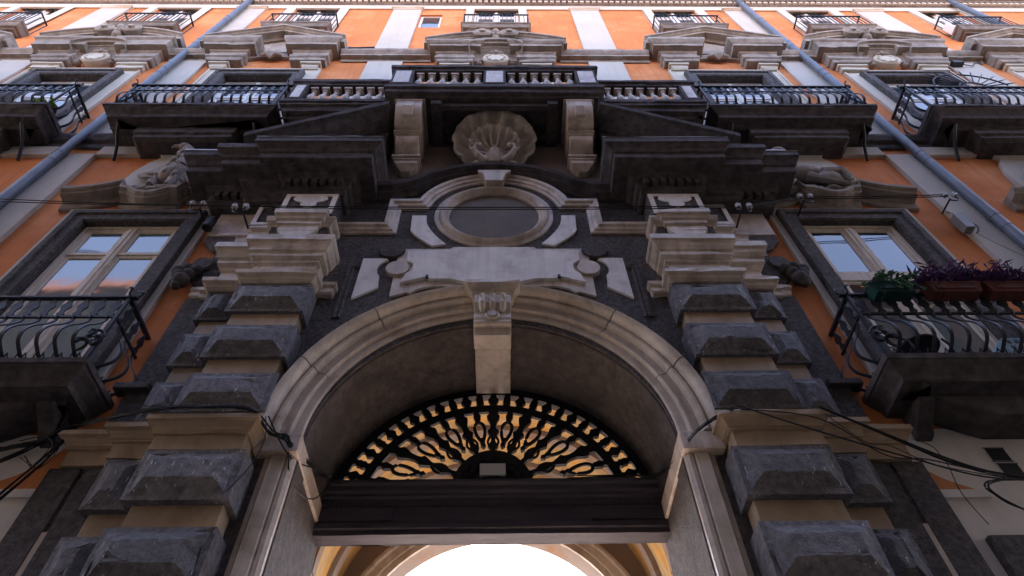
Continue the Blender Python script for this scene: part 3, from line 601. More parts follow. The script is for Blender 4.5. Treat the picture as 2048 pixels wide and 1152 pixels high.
for s in (-1, 1):
    p = node('rusticated_pier', pal)
    part('marble_shaft', MB(s).box(2.46, 3.30, -.28, -.045, .9, 9.0), 'shaft', p, bevel=.008)
    part('marble_shaft', MB(s).box(3.301, 3.74, -.15, -.045, .9, 9.0), 'shaft', p, bevel=.008)
    part('plinth', MB(s).box(2.36, 3.9, -.45, -.045, 0, .95), 'stone', p, bevel=.02)
    for z in UP: obj('stone_block', B1(), p, (s * 2.89, 0, z)); obj('stone_block', B2(), p, (s * 3.60, 0, z))
    for z in LOW: obj('stone_block', B3(), p, (s * 2.89, 0, z)); obj('stone_block', B4(), p, (s * 3.60, 0, z))
    part('capital', MB(s).rect(2.47, 3.30, -.30, -.045, CAP), 'marble', p)
    part('side_capital', MB(s).plan([(3.2, -.17), (3.78, -.17), (3.78, -.045)], CAP), 'marble', p)
    part('necking', MB(s).plan([(3.2, -.10), (3.95, -.10), (3.95, -.045)], RING), 'marble', p)
    part('necking', MB(s).plan([(3.2, -.06), (4.12, -.06), (4.12, -.045)], [(d, z + .08) for d, z in RING]), 'marble', p)
    part('necking', MB(s).plan([(2.2, -.045), (2.2, -.14), (2.7, -.14)], [(d, z + .06) for d, z in RING]), 'marble', p)
    part('impost_capital', MB(s).rect(2.45, 3.38, -.38, -.045, IMP), 'shaft', p)
    part('impost_capital', MB(s).plan([(3.2, -.22), (3.86, -.22), (3.86, -.045)], [(d, z + .03) for d, z in IMP]), 'shaft', p)
    part('impost_capital', MB(s).plan([(3.2, -.12), (4.36, -.12), (4.36, 0)], [(d, z + .02) for d, z in IMP]), 'shaft', p)
    part('edge_strip', MB(s).box(3.74, 4.08, -.085, -.045, 0, 5.8), 'stone', p, bevel=.015)
    part('edge_strip', MB(s).box(4.13, 4.46, -.075, 0, 0, 5.82), 'stone', p, bevel=.015)
    part('marble_inlay', MB(s).box(4.075, 4.135, -.07, -.045, 0, 5.1), 'marble', p)
    part('edge_strip', MB(s).box(3.74, 4.17, -.075, 0, 6.2, 8.62), 'stone', p, bevel=.015)
    part('ledge', MB(s).box(3.9, 4.3, -.16, 0, 6.86, 6.95), 'soot', p, bevel=.01)
    # corbelled pedestal over the capital
    part('dado', MB(s).box(2.5, 3.34, -.34, -.045, 9.5, 10.2), 'stone', p)
    part('pedestal', MB(s).rect(2.62, 3.20, -.40, -.3, [(-.03, 9.80), (0, 9.83), (0, 9.97), (.03, 9.98), (.03, 10.06), (.07, 10.08), (.08, 10.15), (.11, 10.17), (.11, 10.27), (0, 10.28)]), 'marble', p)
    tb = [(2.73, 9.62), (3.09, 9.62), (3.11, 9.72), (3.18, 9.80), (3.18, 9.86), (2.64, 9.86), (2.64, 9.80), (2.71, 9.72)]
    part('tablet', MB(s).prism(tb, -.395, -.3), 'marble', p, bevel=.006)
    part('pedestal', MB(s).rect(2.48, 3.36, -.33, -.045, [(0, 10.0), (.02, 10.02), (.02, 10.08), (.07, 10.11), (.09, 10.16), (.09, 10.22), (0, 10.23)]), 'marble', p)
    part('pedestal', MB(s).plan([(3.2, -.2), (3.66, -.2), (3.66, -.045)], [(0, 9.98), (.02, 10.02), (.02, 10.08), (.07, 10.12), (.07, 10.18), (0, 10.19)]), 'marble', p)
    part('pedestal', MB(s).plan([(3.2, -.12), (3.9, -.12), (3.9, -.045)], [(0, 9.9), (.02, 9.94), (.02, 10.02), (.05, 10.06), (.05, 10.12), (0, 10.13)]), 'marble', p)
    # frieze with inlaid cartouches
    fz = part('frieze_block', MB(s).box(2.47, 3.31, -.43, -.045, 10.24, 10.86), 'stone', p)
    part('border', MB(s).elev([(2.48, 10.25), (2.48, 10.85), (3.30, 10.85), (3.30, 10.25)], [(0, -.43), (0, -.445), (-.075, -.445), (-.075, -.43)], closed=True), 'pale', fz)
    ca = [(2.64, 10.76), (2.72, 10.80), (2.89, 10.80), (3.06, 10.80), (3.14, 10.76), (3.16, 10.69), (3.1, 10.62), (3.0, 10.58), (3.02, 10.52), (2.96, 10.46), (2.89, 10.43), (2.82, 10.46), (2.76, 10.52), (2.78, 10.58), (2.68, 10.62), (2.62, 10.69)]
    part('cartouche', MB(s).prism(ca, -.45, -.43), 'pale', fz)
    f2 = part('frieze_block', MB(s).box(3.312, 3.76, -.25, -.045, 10.2, 10.84), 'stone', p)
    part('border', MB(s).elev([(3.32, 10.22), (3.32, 10.82), (3.75, 10.82), (3.75, 10.22)], [(0, -.25), (0, -.262), (-.07, -.262), (-.07, -.25)], closed=True), 'pale', f2)
    part('plain_panel', MB(s).box(3.8, 4.42, -.10, 0, 10.16, 10.8), 'marble', p, bevel=.006)
    # dark scrolls and fruit on the flank
    fk = [(3.74, 8.84), (4.12, 8.86), (4.25, 9.0), (4.42, 9.3), (4.36, 9.46), (4.2, 9.44), (4.12, 9.56), (4.16, 9.72), (4.3, 9.86), (4.42, 10.0), (4.46, 10.16), (3.74, 10.16)]
    part('flank_scroll', MB(s).prism(fk, -.085, 0), 'stone', p, bevel=.02)
    m = MB(s).lathe((4.2, 0, 9.38), [(.0, -.13), (.14, -.13), (.17, -.1), (.17, -.06)], 18, 'y').lathe((4.12, 0, 9.86), [(.0, -.12), (.13, -.12), (.16, -.1), (.16, -.06)], 18, 'y')
    part('flank_scroll', m, 'stone', p, True)
    part('marble_sliver', MB(s).prism([(3.98, 9.62), (4.1, 9.58), (4.06, 9.74), (3.98, 9.86)], -.095, -.08), 'marble', p)
    m = MB(s)
    for x, z, r in ((4.2, 9.16, .09), (4.33, 9.18, .1), (4.45, 9.14, .09), (4.27, 9.06, .1), (4.40, 9.04, .1), (4.33, 8.93, .12), (4.36, 8.82, .075)): m.blob((x, -.15, z), (r, r * .95, r))
    part('fruit_swag', m, 'soot', p, True)
# raised panel lines of the spandrels
for s in (-1, 1):
    part('spandrel_border', MB(s).elev([(2.12, 8.2), (2.12, 9.42), (1.72, 9.42)] if s > 0 else [(2.12, 8.2), (2.12, 9.42), (1.72, 9.42)], [(0, -.05), (0, -.075), (.03, -.08), (.06, -.07), (.09, -.085), (.12, -.05)]), 'stone', pal)
    sp = [(1.92, 9.55), (1.58, 9.55), (1.54, 9.5)] + [(1.52 + .16 * math.sin(R(a)), 9.28 + .22 * math.cos(R(a))) for a in range(20, 150, 20)] + [(1.62, 9.02), (1.60, 8.84), (1.93, 8.58)]
    part('marble_plate', MB(s).prism(sp, -.085, -.045), 'pale', pal, bevel=.004)
    op = [(1.33, 10.78), (1.10, 10.78)] + [(1.09 - .0 - (.36 * t ** 1.6), 10.65 - .72 * t) for t in (0, .2, .4, .6, .8, 1)] + [(.93, 9.88)] + [(1.31 - .33 * t, 10.32 - .40 * t ** .8) for t in (.9, .6, .4, .2, 0)]
    part('marble_plate', MB(s).prism(op, -.09, -.045), 'pale', pal, bevel=.004)
    part('corner_disc', MB(s).lathe((1.52, 0, 9.74), [(.0, -.12), (.19, -.12), (.2, -.1), (.2, -.045)], 24, 'y'), 'stone', pal, True)
# inscription tablet
tb = node('marble_tablet', pal)
ol = [(-1.42, 8.62), (-1.42, 9.80), (-.66, 9.80), (-.6, 9.85), (.6, 9.85), (.66, 9.80), (1.42, 9.80), (1.42, 8.62), (1.2, 8.72), (1.15, 8.70), (1.05, 8.80), (.9, 8.85), (.7, 8.86), (.5, 8.80), (.34, 8.74), (-.34, 8.74), (-.5, 8.80), (-.7, 8.86), (-.9, 8.85), (-1.05, 8.80), (-1.15, 8.70), (-1.2, 8.72)]
part('backing_plate', MB().prism(ol, -.085, -.045), 'marble', tb, bevel=.006)
il = [(-1.30, 8.88), (-1.24, 9.1), (-1.16, 9.18), (-1.16, 9.34), (-1.26, 9.42), (-1.28, 9.68), (-.6, 9.70), (-.52, 9.77), (.52, 9.77), (.6, 9.70), (1.28, 9.68), (1.26, 9.42), (1.16, 9.34), (1.16, 9.18), (1.24, 9.1), (1.30, 8.88), (.94, 9.02), (.92, 8.97), (.6, 8.97), (.4, 8.90), (.3, 8.80), (-.3, 8.80), (-.4, 8.90), (-.6, 8.97), (-.92, 8.97), (-.94, 9.02)]
part('front_plate', MB().prism(il, -.135, -.08), 'pale', tb, bevel=.006)
for s in (-1, 1): part('side_disc', MB(s).lathe((1.38, 0, 9.26), [(.0, -.125), (.165, -.125), (.17, -.11), (.17, -.045)], 24, 'y'), 'marble', tb, True)
for s in (-1, 1): part('iron_clip', MB(s).box(.91, .95, -.16, -.13, 8.97, 9.03), 'iron', tb)
# oculus and its stepped frame
oc = node('oculus', pal)
part('ring', MB().elev(arc(0, 10.82, .735, 360, 7.5, 47), [(0, -.01), (0, -.06), (.015, -.075), (.03, -.075), (.05, -.12), (.09, -.15), (.13, -.14), (.16, -.11), (.165, -.09), (.2, -.085), (.235, -.075), (.24, -.045)], closed=True), 'marble', oc, True)
part('keystone', MB().prism([(-.3, 12.12), (.3, 12.12), (.28, 12.04), (.2, 11.98), (.15, 11.72), (-.15, 11.72), (-.2, 11.98), (-.28, 12.04)], -.24, -.045), 'marble', oc, bevel=.012)
FP = [(0, -.045), (0, -.085), (.05, -.095), (.06, -.12), (.12, -.13), (.14, -.16), (.2, -.165), (.2, -.045)]
arcp = arc(0, 10.82, 1.10, 162, 18, 24)
pth = [(-2.45, 10.25), (-1.53, 10.25), (-1.53, 11.0), (-1.09, 11.0)] + arcp[1:-1] + [(1.09, 11.0), (1.53, 11.0), (1.53, 10.25), (2.45, 10.25)]
part('stepped_frame', MB().elev(pth, FP), 'marble', oc)
pk = [(-2.45, 11.28), (-1.72, 11.28), (-1.5, 11.38)] + arc(0, 10.24, 1.80, 138, 42, 24) + [(1.5, 11.38), (1.72, 11.28), (2.45, 11.28)]
part('dark_hood_moulding', MB().elev(pk, [(0, -.045), (0, -.1), (.05, -.13), (.08, -.2), (.14, -.22), (.17, -.3), (.24, -.32), (.24, -.045)], vert=True), 'soot', pal)

# broken pediment
COR = [(0, 10.85), (.03, 10.88), (.05, 10.96), (.08, 10.98), (.08, 11.17), (.13, 11.19), (.17, 11.27), (.20, 11.30), (.43, 11.31), (.44, 11.33), (.44, 11.47), (.47, 11.49), (.50, 11.56), (.55, 11.64), (.57, 11.66), (.575, 11.80), (0, 11.82)]
for s in (-1, 1):
    p = node('broken_pediment', pal)
    part('cornice', MB(s).rect(2.42, 3.36, -.42, -.045, COR), 'soot', p)
    part('cornice', MB(s).plan([(3.2, -.32), (4.0, -.32), (4.0, 0)], [(d, z - .025) for d, z in COR]), 'soot', p)
    part('side_cornice', MB(s).plan([(3.2, -.2), (4.58, -.2), (4.58, 0)], [(d, z - .05) for d, z in COR]), 'soot', p)
    for i in range(7): part('dentil', MB(s).box(2.44 + .14 * i, 2.52 + .14 * i, -.58, -.5, 11.0, 11.15), 'soot', p)
    for i in range(6): part('dentil', MB(s).box(3.75 + .14 * i, 3.83 + .14 * i, -.37, -.28, 10.95, 11.1), 'soot', p)
    part('pale_edge_strip', MB(s).plan([(1.84, -.3), (1.84, -1.0), (3.94, -1.0)], [(0, 11.802), (.006, 11.803), (.006, 11.822), (-.05, 11.824)]), 'box', p)  # thin strip added for the pale line along the cornice top
    part('pale_edge_strip', MB(s).plan([(4.58, -.78), (5.16, -.78), (5.16, -.4)], [(0, 11.752), (.006, 11.753), (.006, 11.778), (-.05, 11.78)]), 'ceramic', p)
    x0, z0, x1, z1 = 4.22, 11.80, 1.98, 13.20
    part('tympanum', MB(s).prism([(4.0, 11.8), (1.98, 11.8), (1.98, 13.1)], -.52, -.045), 'soot', p)
    path = [(x0 + (x1 - x0) * t / 10, z0 - .12 + (z1 - z0 + .07) * t / 10) for t in range(11)]
    part('raking_cornice', MB(s).elev(path, [(0, -.045), (0, -.58), (.03, -.60), (.05, -.66), (.09, -.74), (.15, -.82), (.22, -.87), (.245, -.90), (.25, -.96), (.36, -.975), (.36, -.045)], vert=True), 'soot', p, bevel=.008)

# central stone balcony, consoles and shell
cb = node('stone_balcony', pal)
ZB = 13.95
part('slab', MB().rect(-2.12, 2.12, -1.13, 0, [(-.14, ZB - .34), (-.12, ZB - .28), (-.05, ZB - .25), (-.04, ZB - .14), (0, ZB - .11), (0, ZB), (-.2, ZB + .004)]), 'soot', cb)
for s in (-1, 1):
    part('soffit_beam', MB(s).box(1.0, 1.2, -.95, -.07, ZB - .52, ZB - .342), 'soot', cb, bevel=.01)
part('soffit_beam', MB().box(-.998, .998, -.9, -.8, ZB - .5, ZB - .342), 'soot', cb); part('soffit_beam', MB().box(-.998, .998, -.3, -.2, ZB - .5, ZB - .342), 'soot', cb)
BAL = MB().box(-.075, .075, -.075, .075, 0, .06).lathe((0, 0, 0), [(.055, .06), (.065, .08), (.05, .1), (.06, .13), (.085, .19), (.088, .25), (.07, .33), (.045, .42), (.036, .5), (.04, .55), (.06, .57), (.06, .6), (.045, .62), (.05, .65)], 14).box(-.075, .075, -.075, .075, .65, .72).mesh('baluster', 'marble', True)
def balustrade(p, x0, x1, y, zb, n, peds, rail='soot'):
    part('plinth_rail', MB().box(x0, x1, y - .11, y + .11, zb, zb + .1), rail, p, bevel=.01)
    part('top_rail', MB().plan([(x0, y + .12), (x0, y - .09), (x1, y - .09), (x1, y + .12)], [(-.03, zb + .84), (.02, zb + .86), (.02, zb + .93), (.06, zb + .97), (.06, zb + 1.08), (-.05, zb + 1.09)]), rail, p)
    for a, b in peds:
        q = part('pedestal', MB().box(a, b, y - .115, y + .1, zb + .1, zb + .842), rail, p)
        part('panel', MB().box(a + .05, b - .05, y - .125, y - .114, zb + .15, zb + .8), 'marble', q)
    xs = sorted([x0] + [v for ab in peds for v in ab] + [x1]); 
    gaps = [(peds[i][1], peds[i + 1][0]) for i in range(len(peds) - 1)]
    for a, b in gaps:
        for i in range(n): obj('baluster', BAL, p, (a + (b - a) * (i + .5) / n, y, zb + .11))
balustrade(cb, -2.05, 2.05, -1.0, ZB, 6, [(-2.03, -1.62), (-.22, .22), (1.62, 2.03)])
for s in (-1, 1):
    part('return_rail', MB(s).box(1.9, 2.06, -.86, -.62, ZB, ZB + 1.05), 'soot', cb)
    q = node('side_balustrade', pal)
    part('slab', MB(s).rect(2.14, 4.16, -.84, 0, [(-.2, ZB - .48), (-.18, ZB - .4), (-.1, ZB - .36), (-.08, ZB - .24), (-.03, ZB - .2), (-.03, ZB - .12), (0, ZB - .1), (0, ZB - .01), (-.1, ZB)]), 'soot', q)
    a, b = sorted((s * 2.14, s * 4.1)); pd = [(s * 3.8, s * 4.08), (s * 2.14, s * 2.2)]; pd = sorted(tuple(sorted(t)) for t in pd)
    balustrade(q, a, b, -.70, ZB, 7, pd)
    # scrolled consoles
    k = node('console', pal); xa, xb = 1.36, 1.84
    top = spline([(-.06, 13.62), (-.9, 13.62), (-.95, 13.5), (-.93, 13.32), (-.84, 13.12), (-.72, 12.98), (-.62, 12.98), (-.58, 13.02)], 5)
    part('upper_scroll', MB(s).prism(top + [(-.06, 13.0)], xa, xb, 'x'), 'marble', k, bevel=.015)
    part('front_leaf', MB(s).prism([(-.955, 13.52), (-.975, 13.44), (-.965, 13.3), (-.87, 13.1), (-.80, 13.08), (-.9, 13.3), (-.9, 13.52)], xa + .15, xa + .33, 'x'), 'marble', k, bevel=.01)
    part('cap_slab', MB(s).box(xa - .05, xb + .05, -.97, -.06, 13.585, 13.66), 'marble', k, bevel=.01)
    part('middle_slab', MB(s).box(xa - .02, xb + .02, -.62, -.06, 12.93, 12.985).box(xa + .005, xb - .005, -.58, -.06, 12.87, 12.929), 'marble', k, bevel=.01)
    low = spline([(-.06, 12.87), (-.52, 12.87), (-.56, 12.78), (-.5, 12.66), (-.38, 12.58), (-.3, 12.54)], 5)
    part('lower_scroll', MB(s).prism(low + [(-.06, 12.5)], xa + .03, xb - .03, 'x'), 'marble', k, bevel=.012)
    part('base_slab', MB(s).box(xa - .02, xb + .02, -.36, -.06, 12.44, 12.50).box(xa + .01, xb - .01, -.32, -.06, 12.38, 12.438), 'marble', k, bevel=.01)
    part('pendant', MB(s).loft([[(xa + .02 + i, -.3 + j, z), (xb - .02 - i, -.3 + j, z), (xb - .02 - i, -.06, z), (xa + .02 + i, -.06, z)] for i, j, z in ((0, 0, 12.379), (.02, .02, 12.3), (.14, .12, 12.16))]), 'marble', k, bevel=.01)
sh = node('shell', pal); sh['label'] = 'fluted marble scallop shell under the central balcony'
def shell_surface(cz, rz, Rx, Rz, yh, yr, tilt, bowl, nf, a0=-180, a1=180, na=157, nr=16):
    """fluted bowl: flutes run from the hinge at (0, yh, cz) out to a tilted rim ellipse centred at height rz"""
    rings = []
    for j in range(nr + 1):
        t = (j / nr); ring = []
        for i in range(na):
            a = R(a0 + (a1 - a0) * i / (na - 1)); ph = (i / (na - 1)) * nf * math.pi; rib = abs(math.sin(ph)) ** .8; k = 1 + .045 * (rib - .6) * t ** 2
            ex, ez, ey = Rx * math.sin(a), rz + Rz * math.cos(a), yr - tilt * math.cos(a)
            q = t ** .9; x = ex * q * k; z = cz + (ez - cz) * q * k
            y = yh + (ey - yh) * t ** 1.5 + bowl * math.sin(math.pi * t) * .5 + .15 * (rib - .5) * (.35 + .65 * math.sin(math.pi * t ** .8)) * min(1, t * 4) - .05 * max(0, t - .85) / .15 * .6
            ring.append((x, y, z))
        rings.append(ring)
    return MB().loft(rings, closed=False, caps=False)
o = part('outer_shell', shell_surface(12.62, 12.98, .77, .64, -.16, -.42, .32, .12, 13), 'shellstone', sh, True)
md = o.modifiers.new('thick', 'SOLIDIFY'); md.thickness = .05; md.offset = 0
o = part('inner_shell', shell_surface(12.62, 12.86, .47, .40, -.26, -.42, .17, .06, 9, -118, 118), 'shellstone', sh, True)
md = o.modifiers.new('thick', 'SOLIDIFY'); md.thickness = .03; md.offset = 0
m = MB().blob((0, -.16, 12.46), (.46, .13, .13), (-.5, 0, 0), 20, 12).blob((0, -.24, 12.52), (.26, .13, .13), (-.5, 0, 0), 16, 10)
m.tube([(0, -.20, 12.45), (0, -.30, 12.54), (0, -.37, 12.64), (0, -.38, 12.72), (0, -.35, 12.77)], .1, 14, [.17, .13, .10, .075, .03])
for s in (-1, 1):
    m.tube([(s * .16, -.26, 12.40), (s * .30, -.36, 12.46), (s * .38, -.42, 12.58), (s * .34, -.45, 12.69), (s * .25, -.46, 12.68), (s * .25, -.47, 12.61)], .05, 9, [.08, .065, .055, .05, .042, .03])
smooth_remesh(part('hinge_scrolls', m, 'shellstone', sh, True), .014)

# ------------------------------------------------------------------ gate: transom, fan grille
YG = 1.12
tr = node('gate_transom', pal)
part('beam', MB().plan([(-AR, YG + .0), (AR, YG + .0)], [(-.2, 5.79), (.0, 5.79), (.0, 5.85), (.03, 5.86), (.03, 5.92), (0, 5.94), (0, 6.2), (.015, 6.21), (.015, 6.25), (.035, 6.27), (.035, 6.31), (.06, 6.34), (.06, 6.40), (.09, 6.43), (.09, 6.47), (-.2, 6.48)]).box(-AR, AR, YG + .02, YG + .22, 5.791, 6.47), 'beam', tr)
dm = MB().box(-.012, .012, -.03, .0, 0, .045).mesh('tooth', 'beam'); 
for i in range(96): obj('tooth', dm, tr, (-1.97 + i * 3.94 / 95, YG, 6.152))
for s in (-1, 1):
    part('raised_end', MB(s).box(1.15, 2.0, YG - .02, YG, 5.96, 6.14), 'beam', tr, bevel=.008)
fg = node('fan_grille', pal)
ya, yb = YG + .04, YG + .085
def ring_arc(r0, r1, a0=8, a1=172): return MB().elev(arc(0, AZ, r0, a1, a0, 48), [(0, ya), (0, yb), (r1 - r0, yb), (r1 - r0, ya)])
part('outer_ring', ring_arc(1.90, 2.03), 'grille', fg); part('inner_ring', ring_arc(1.59, 1.71), 'grille', fg)
FC = 6.42
def fan_out(a, r=1.62):   # distance from the fan's centre to the inner ring along angle a
    c, s_ = math.cos(a), math.sin(a); d = FC - AZ; b = d * s_
    return -b + math.sqrt(b * b - d * d + r * r)
def sil(a, pts, name, w0=1.):
    """flat bar whose half width changes along its length"""
    dx, dz = math.cos(a), math.sin(a); px, pz = -dz, dx
    L = [(dx * r + px * h * w0, FC + dz * r + pz * h * w0) for r, h in pts] + [(dx * r - px * h * w0, FC + dz * r - pz * h * w0) for r, h in reversed(pts)]
    part(name, MB().prism(L, ya - .01, yb), 'grille', fg)
NB = 9
for i in range(NB):
    a = R(4 + 172 * i / (NB - 1)); ro = fan_out(a); L = ro - .5
    prof = [(.0, .05), (.05, .03), (.12, .03), (.16, .055), (.2, .075), (.24, .05), (.3, .03), (.38, .03), (.46, .06), (.52, .085), (.56, .05), (.62, .04), (.7, .045), (.8, .085), (.86, .095), (.9, .06), (.95, .07), (1.0, .09)]
    sil(a, [(.5 + t * L, h * .92) for t, h in prof], 'radial_bar')
for i in range(NB - 1):
    a = R(4 + 172 * (i + .5) / (NB - 1)); ro = fan_out(a); dx, dz = math.cos(a), math.sin(a); px, pz = -dz, dx
    lp = []
    for k in range(21):
        t = 2 * math.pi * k / 20; r = ro - .2 - .16 * (1 - math.cos(t)) ; h = .07 * math.sin(t) * (1.25 - .35 * (1 - math.cos(t)))
        lp.append((dx * r + px * h, (ya + yb) / 2, FC + dz * r + pz * h))
    part('teardrop_loop', MB().tube(lp, .024, 6), 'grille', fg)
    sil(a, [(ro - .64, .002), (ro - .60, .035), (ro - .56, .018), (ro - .53, .035), (ro - .48, .02)], 'loop_tip')
    sil(a, [(ro - .19, .03), (ro - .1, .05), (ro - .06, .03), (ro + .02, .06)], 'loop_root')
    for q in (-1, 1):
        wv = [(dx * r + px * h * q, (ya + yb) / 2, FC + dz * r + pz * h * q) for r, h in ((.5, .05), (.57, .10), (.66, .08), (.74, .07), (.82, .12), (.86, .18))]
        part('wavy_bar', MB().tube(spline(wv, 4), .017, 6), 'grille', fg)
for i in range(27):
    a = R(12 + 156 * i / 26); dx, dz = math.cos(a), math.sin(a); px, pz = -dz, dx
    pts = [(1.70, .05), (1.735, .035), (1.76, .055), (1.80, .075 if i % 2 else .045), (1.84, .05), (1.87, .03), (1.91, .05)]
    L = [(dx * r + px * h, AZ + dz * r + pz * h) for r, h in pts] + [(dx * r - px * h, AZ + dz * r - pz * h) for r, h in reversed(pts)]
    part('ring_spacer', MB().prism(L, ya - .008, yb), 'grille', fg)
part('hub', MB().prism([(.50 * math.cos(R(a)), FC + .56 * math.sin(R(a))) for a in range(180, -1, -9)], ya - .03, yb + .02), 'grille', fg)
m = MB()
for i in range(9):
    a = R(10 + 20 * i); m.blob((.36 * math.cos(a), ya - .04, FC + .36 * math.sin(a)), (.075, .03, .075), (0, 0, 0), 10, 6)
m.blob((0, ya - .05, FC + .18), (.16, .04, .12)); part('hub_ornament', m, 'grille', fg, True)

# ------------------------------------------------------------------ vestibule behind the gate
VR, VZ = 2.44, 6.2
vb = node('vestibule', pal)
part('vault', MB().loft([[(x, y, z) for x, z in arc(0, VZ, VR, 0, 180, 40)] for y in (1.36, 1.8, 2.4, 3.0, 3.6, 4.2)], closed=False, caps=False), 'fresco', vb, True)
for y in (1.7, 2.55, 3.4): part('vault_rib', MB().elev(arc(0, VZ, VR - .07, 180, 0, 40), [(0, y + .04), (0, y + .2), (.02, y + .22), (.08, y + .24), (.08, y), (.03, y + .02)]), 'vestibule', vb, True)
for s in (-1, 1):
    part('side_wall', MB(s).box(VR - .01, VR + .02, 1.36, 4.2, 0, 6.25), 'white', vb)
    part('wall_pilaster', MB(s).box(VR - .13, VR, 3.3, 3.85, 0, 6.2), 'vestibule', vb, bevel=.02)
    part('cornice', MB(s).box(VR - .1, VR, 1.42, 4.1, 6.0, 6.12), 'vestibule', vb, bevel=.02)
    for k, (yy, zz) in enumerate(((2.5, 5.75), (2.62, 5.5), (2.7, 5.62), (2.75, 5.35))):
        mm = MB(s)
        for q in range(6): mm.blob((VR - .06, yy + .05 * math.cos(q), zz + .05 * math.sin(q)), (.03, .03, .03), (0, 0, 0), 8, 5)
        part('iron_rosette', mm, 'grille', vb)
def rear_half(s):
    pl = [(0, 8.72), (2.46, 8.72), (2.46, 0), (2.1, 0), (2.1, 5.6)] + arc(0, 5.6, 2.1, 0, 90, 18)[1:]
    return MB(s).prism(pl, 4.02, 4.4)
for s in (-1, 1): part('rear_wall', rear_half(s), 'vestibule', vb)
part('rear_archivolt', MB().elev([(-2.1, 0)] + arc(0, 5.6, 2.1, 180, 0, 32) + [(2.1, 0)], [(0, 4.02), (0, 3.97), (.1, 3.97), (.11, 3.94), (.22, 3.93), (.25, 3.9), (.3, 3.9), (.3, 4.02)]), 'marble', vb, True)

# ------------------------------------------------------------------ drainpipes
def drainpipe(x, z0, z1, label, r=.085, y=-.17):
    d = tag(node('drainpipe', None, (x, y, z0)), label, 'drainpipe', 'drainpipes on the facade')
    obj('pipe', MB().lathe((0, 0, 0), [(r, 0), (r, z1 - z0)], 18).mesh('pipe', 'pipe', True), d)
    z = 1.2
    cm = MB().lathe((0, 0, 0), [(r, -.06), (r + .007, -.055), (r + .008, .05), (r, .06)], 18).mesh('collar', 'pipe', True); hm = MB().tube([(0, 0, 0), (0, .17, -.02)], .012, 6).lathe((0, 0, 0), [(r + .002, -.012), (r + .006, -.012), (r + .006, .012), (r + .002, .012)], 18).mesh('bracket', 'pipe')
    while z < z1 - z0:
        obj('collar', cm, d, (0, 0, z)); obj('bracket', hm, d, (0, 0, z - .35)); z += 2.35
    obj('elbow', MB().tube([(0, 0, z1 - z0 - .02), (0, 0, z1 - z0 + .2), (0, .05, z1 - z0 + .32), (0, .2, z1 - z0 + .42)], r, 14).mesh('elbow', 'pipe', True), d)
    return d
drainpipe(-8.1, 0, 24.7, 'blue grey drainpipe on the side of the facade with the carved eagle')
drainpipe(8.12, 0, 24.8, 'blue grey drainpipe beside the grey metal box and small cable')
drainpipe(15.4, 0, 24.8, 'blue grey drainpipe beyond the last balcony at the roof cornice')

# ------------------------------------------------------------------ wires, cables, insulators
def sag(a, b, d, n=14):
    a, b = Vector(a), Vector(b); return [tuple(a.lerp(b, i / n) - Vector((0, 0, d * 4 * (i / n) * (1 - i / n)))) for i in range(n + 1)]
def insulator(x, y, z, yb, label, s=1):
    t = tag(node('wire_insulator', None, (x, y, z)), label, 'insulator', 'ceramic wire insulators')
    obj('hook', MB().tube([(0, yb - y, -.12), (0, -.05, -.14), (0, -.04, -.02)], .016, 6).tube(spline([(0, -.02, -.13), (s * .07, -.03, -.17), (s * .16, -.02, -.12), (s * .17, -.02, -.03)]), .013, 6).mesh('hook', 'iron', True), t)
    for dx in (0, s * .17): obj('bell', MB().lathe((dx, -.03, 0), [(.02, -.03), (.045, -.02), (.04, .015), (.05, .03), (.04, .06), (.015, .075)], 12).mesh('bell', 'ceramic', True), t)
    return (x, y - .03, z + .03)
i1 = insulator(-3.78, -.48, 10.32, -.2, 'pair of grey insulators on the plain marble panel near the carved eagle', -1)
i2 = insulator(3.79, -.48, 10.32, -.2, 'pair of grey insulators on the plain marble panel near the reclining animal', 1)
i3 = insulator(4.98, -.36, 10.84, -.1, 'pair of grey insulators above the window with flower boxes')
i4 = insulator(7.48, -.3, 11.0, -.05, 'pair of grey insulators on the grey pilaster above the metal box')
i5 = insulator(-4.62, -.3, 10.72, -.1, 'pair of grey insulators on the dark window surround below the eagle', -1)
for k, dz in enumerate((0, -.06)):
    pts = sag((-9.5, -.3, 11.12 + dz * 2), (-3.78 - .17 * (1 - k), -.51, 10.36), .06) + sag((-3.6, -.51, 10.36 + dz), (3.79, -.51, 10.35 + dz), .05)[1:] + sag((3.96, -.51, 10.35), (5.0, -.39, 10.86 + dz), .01)[1:] + sag((5.1, -.39, 10.86 + dz), (7.5, -.33, 11.03 + dz), .03)[1:]
    w_ = part('overhead_wire', MB().tube(pts, .009, 5), 'cable', None)
    tag(w_, 'upper thin black wire strung between insulators across the oculus' if k == 0 else 'lower thin black wire strung between insulators across the oculus', 'wire', 'overhead wires')
def cable(name, strands, label, grp=None, r=.0105):
    c = tag(node(name), label, 'cable', grp)
    for i, st in enumerate(strands): part('strand', MB().tube(spline(st, 6), r * (.6 + .6 * rnd.random()), 6), 'cable', c, True)
    return c
def jit(st, a): return [tuple(v + rnd.uniform(-a, a) for v in p) for p in st]
base = [(-5.4, -.1, 5.62), (-4.9, -.12, 5.9), (-4.5, -.16, 6.24), (-4.3, -.2, 6.3), (-3.85, -.36, 6.25), (-3.4, -.5, 6.22), (-2.9, -.52, 6.22), (-2.45, -.5, 6.2), (-2.25, -.32, 6.06), (-2.12, -.25, 6.05), (-2.05, -.15, 6.0), (-2.0, .2, 6.1), (-1.98, .7, 6.3), (-1.95, 1.0, 6.5)]
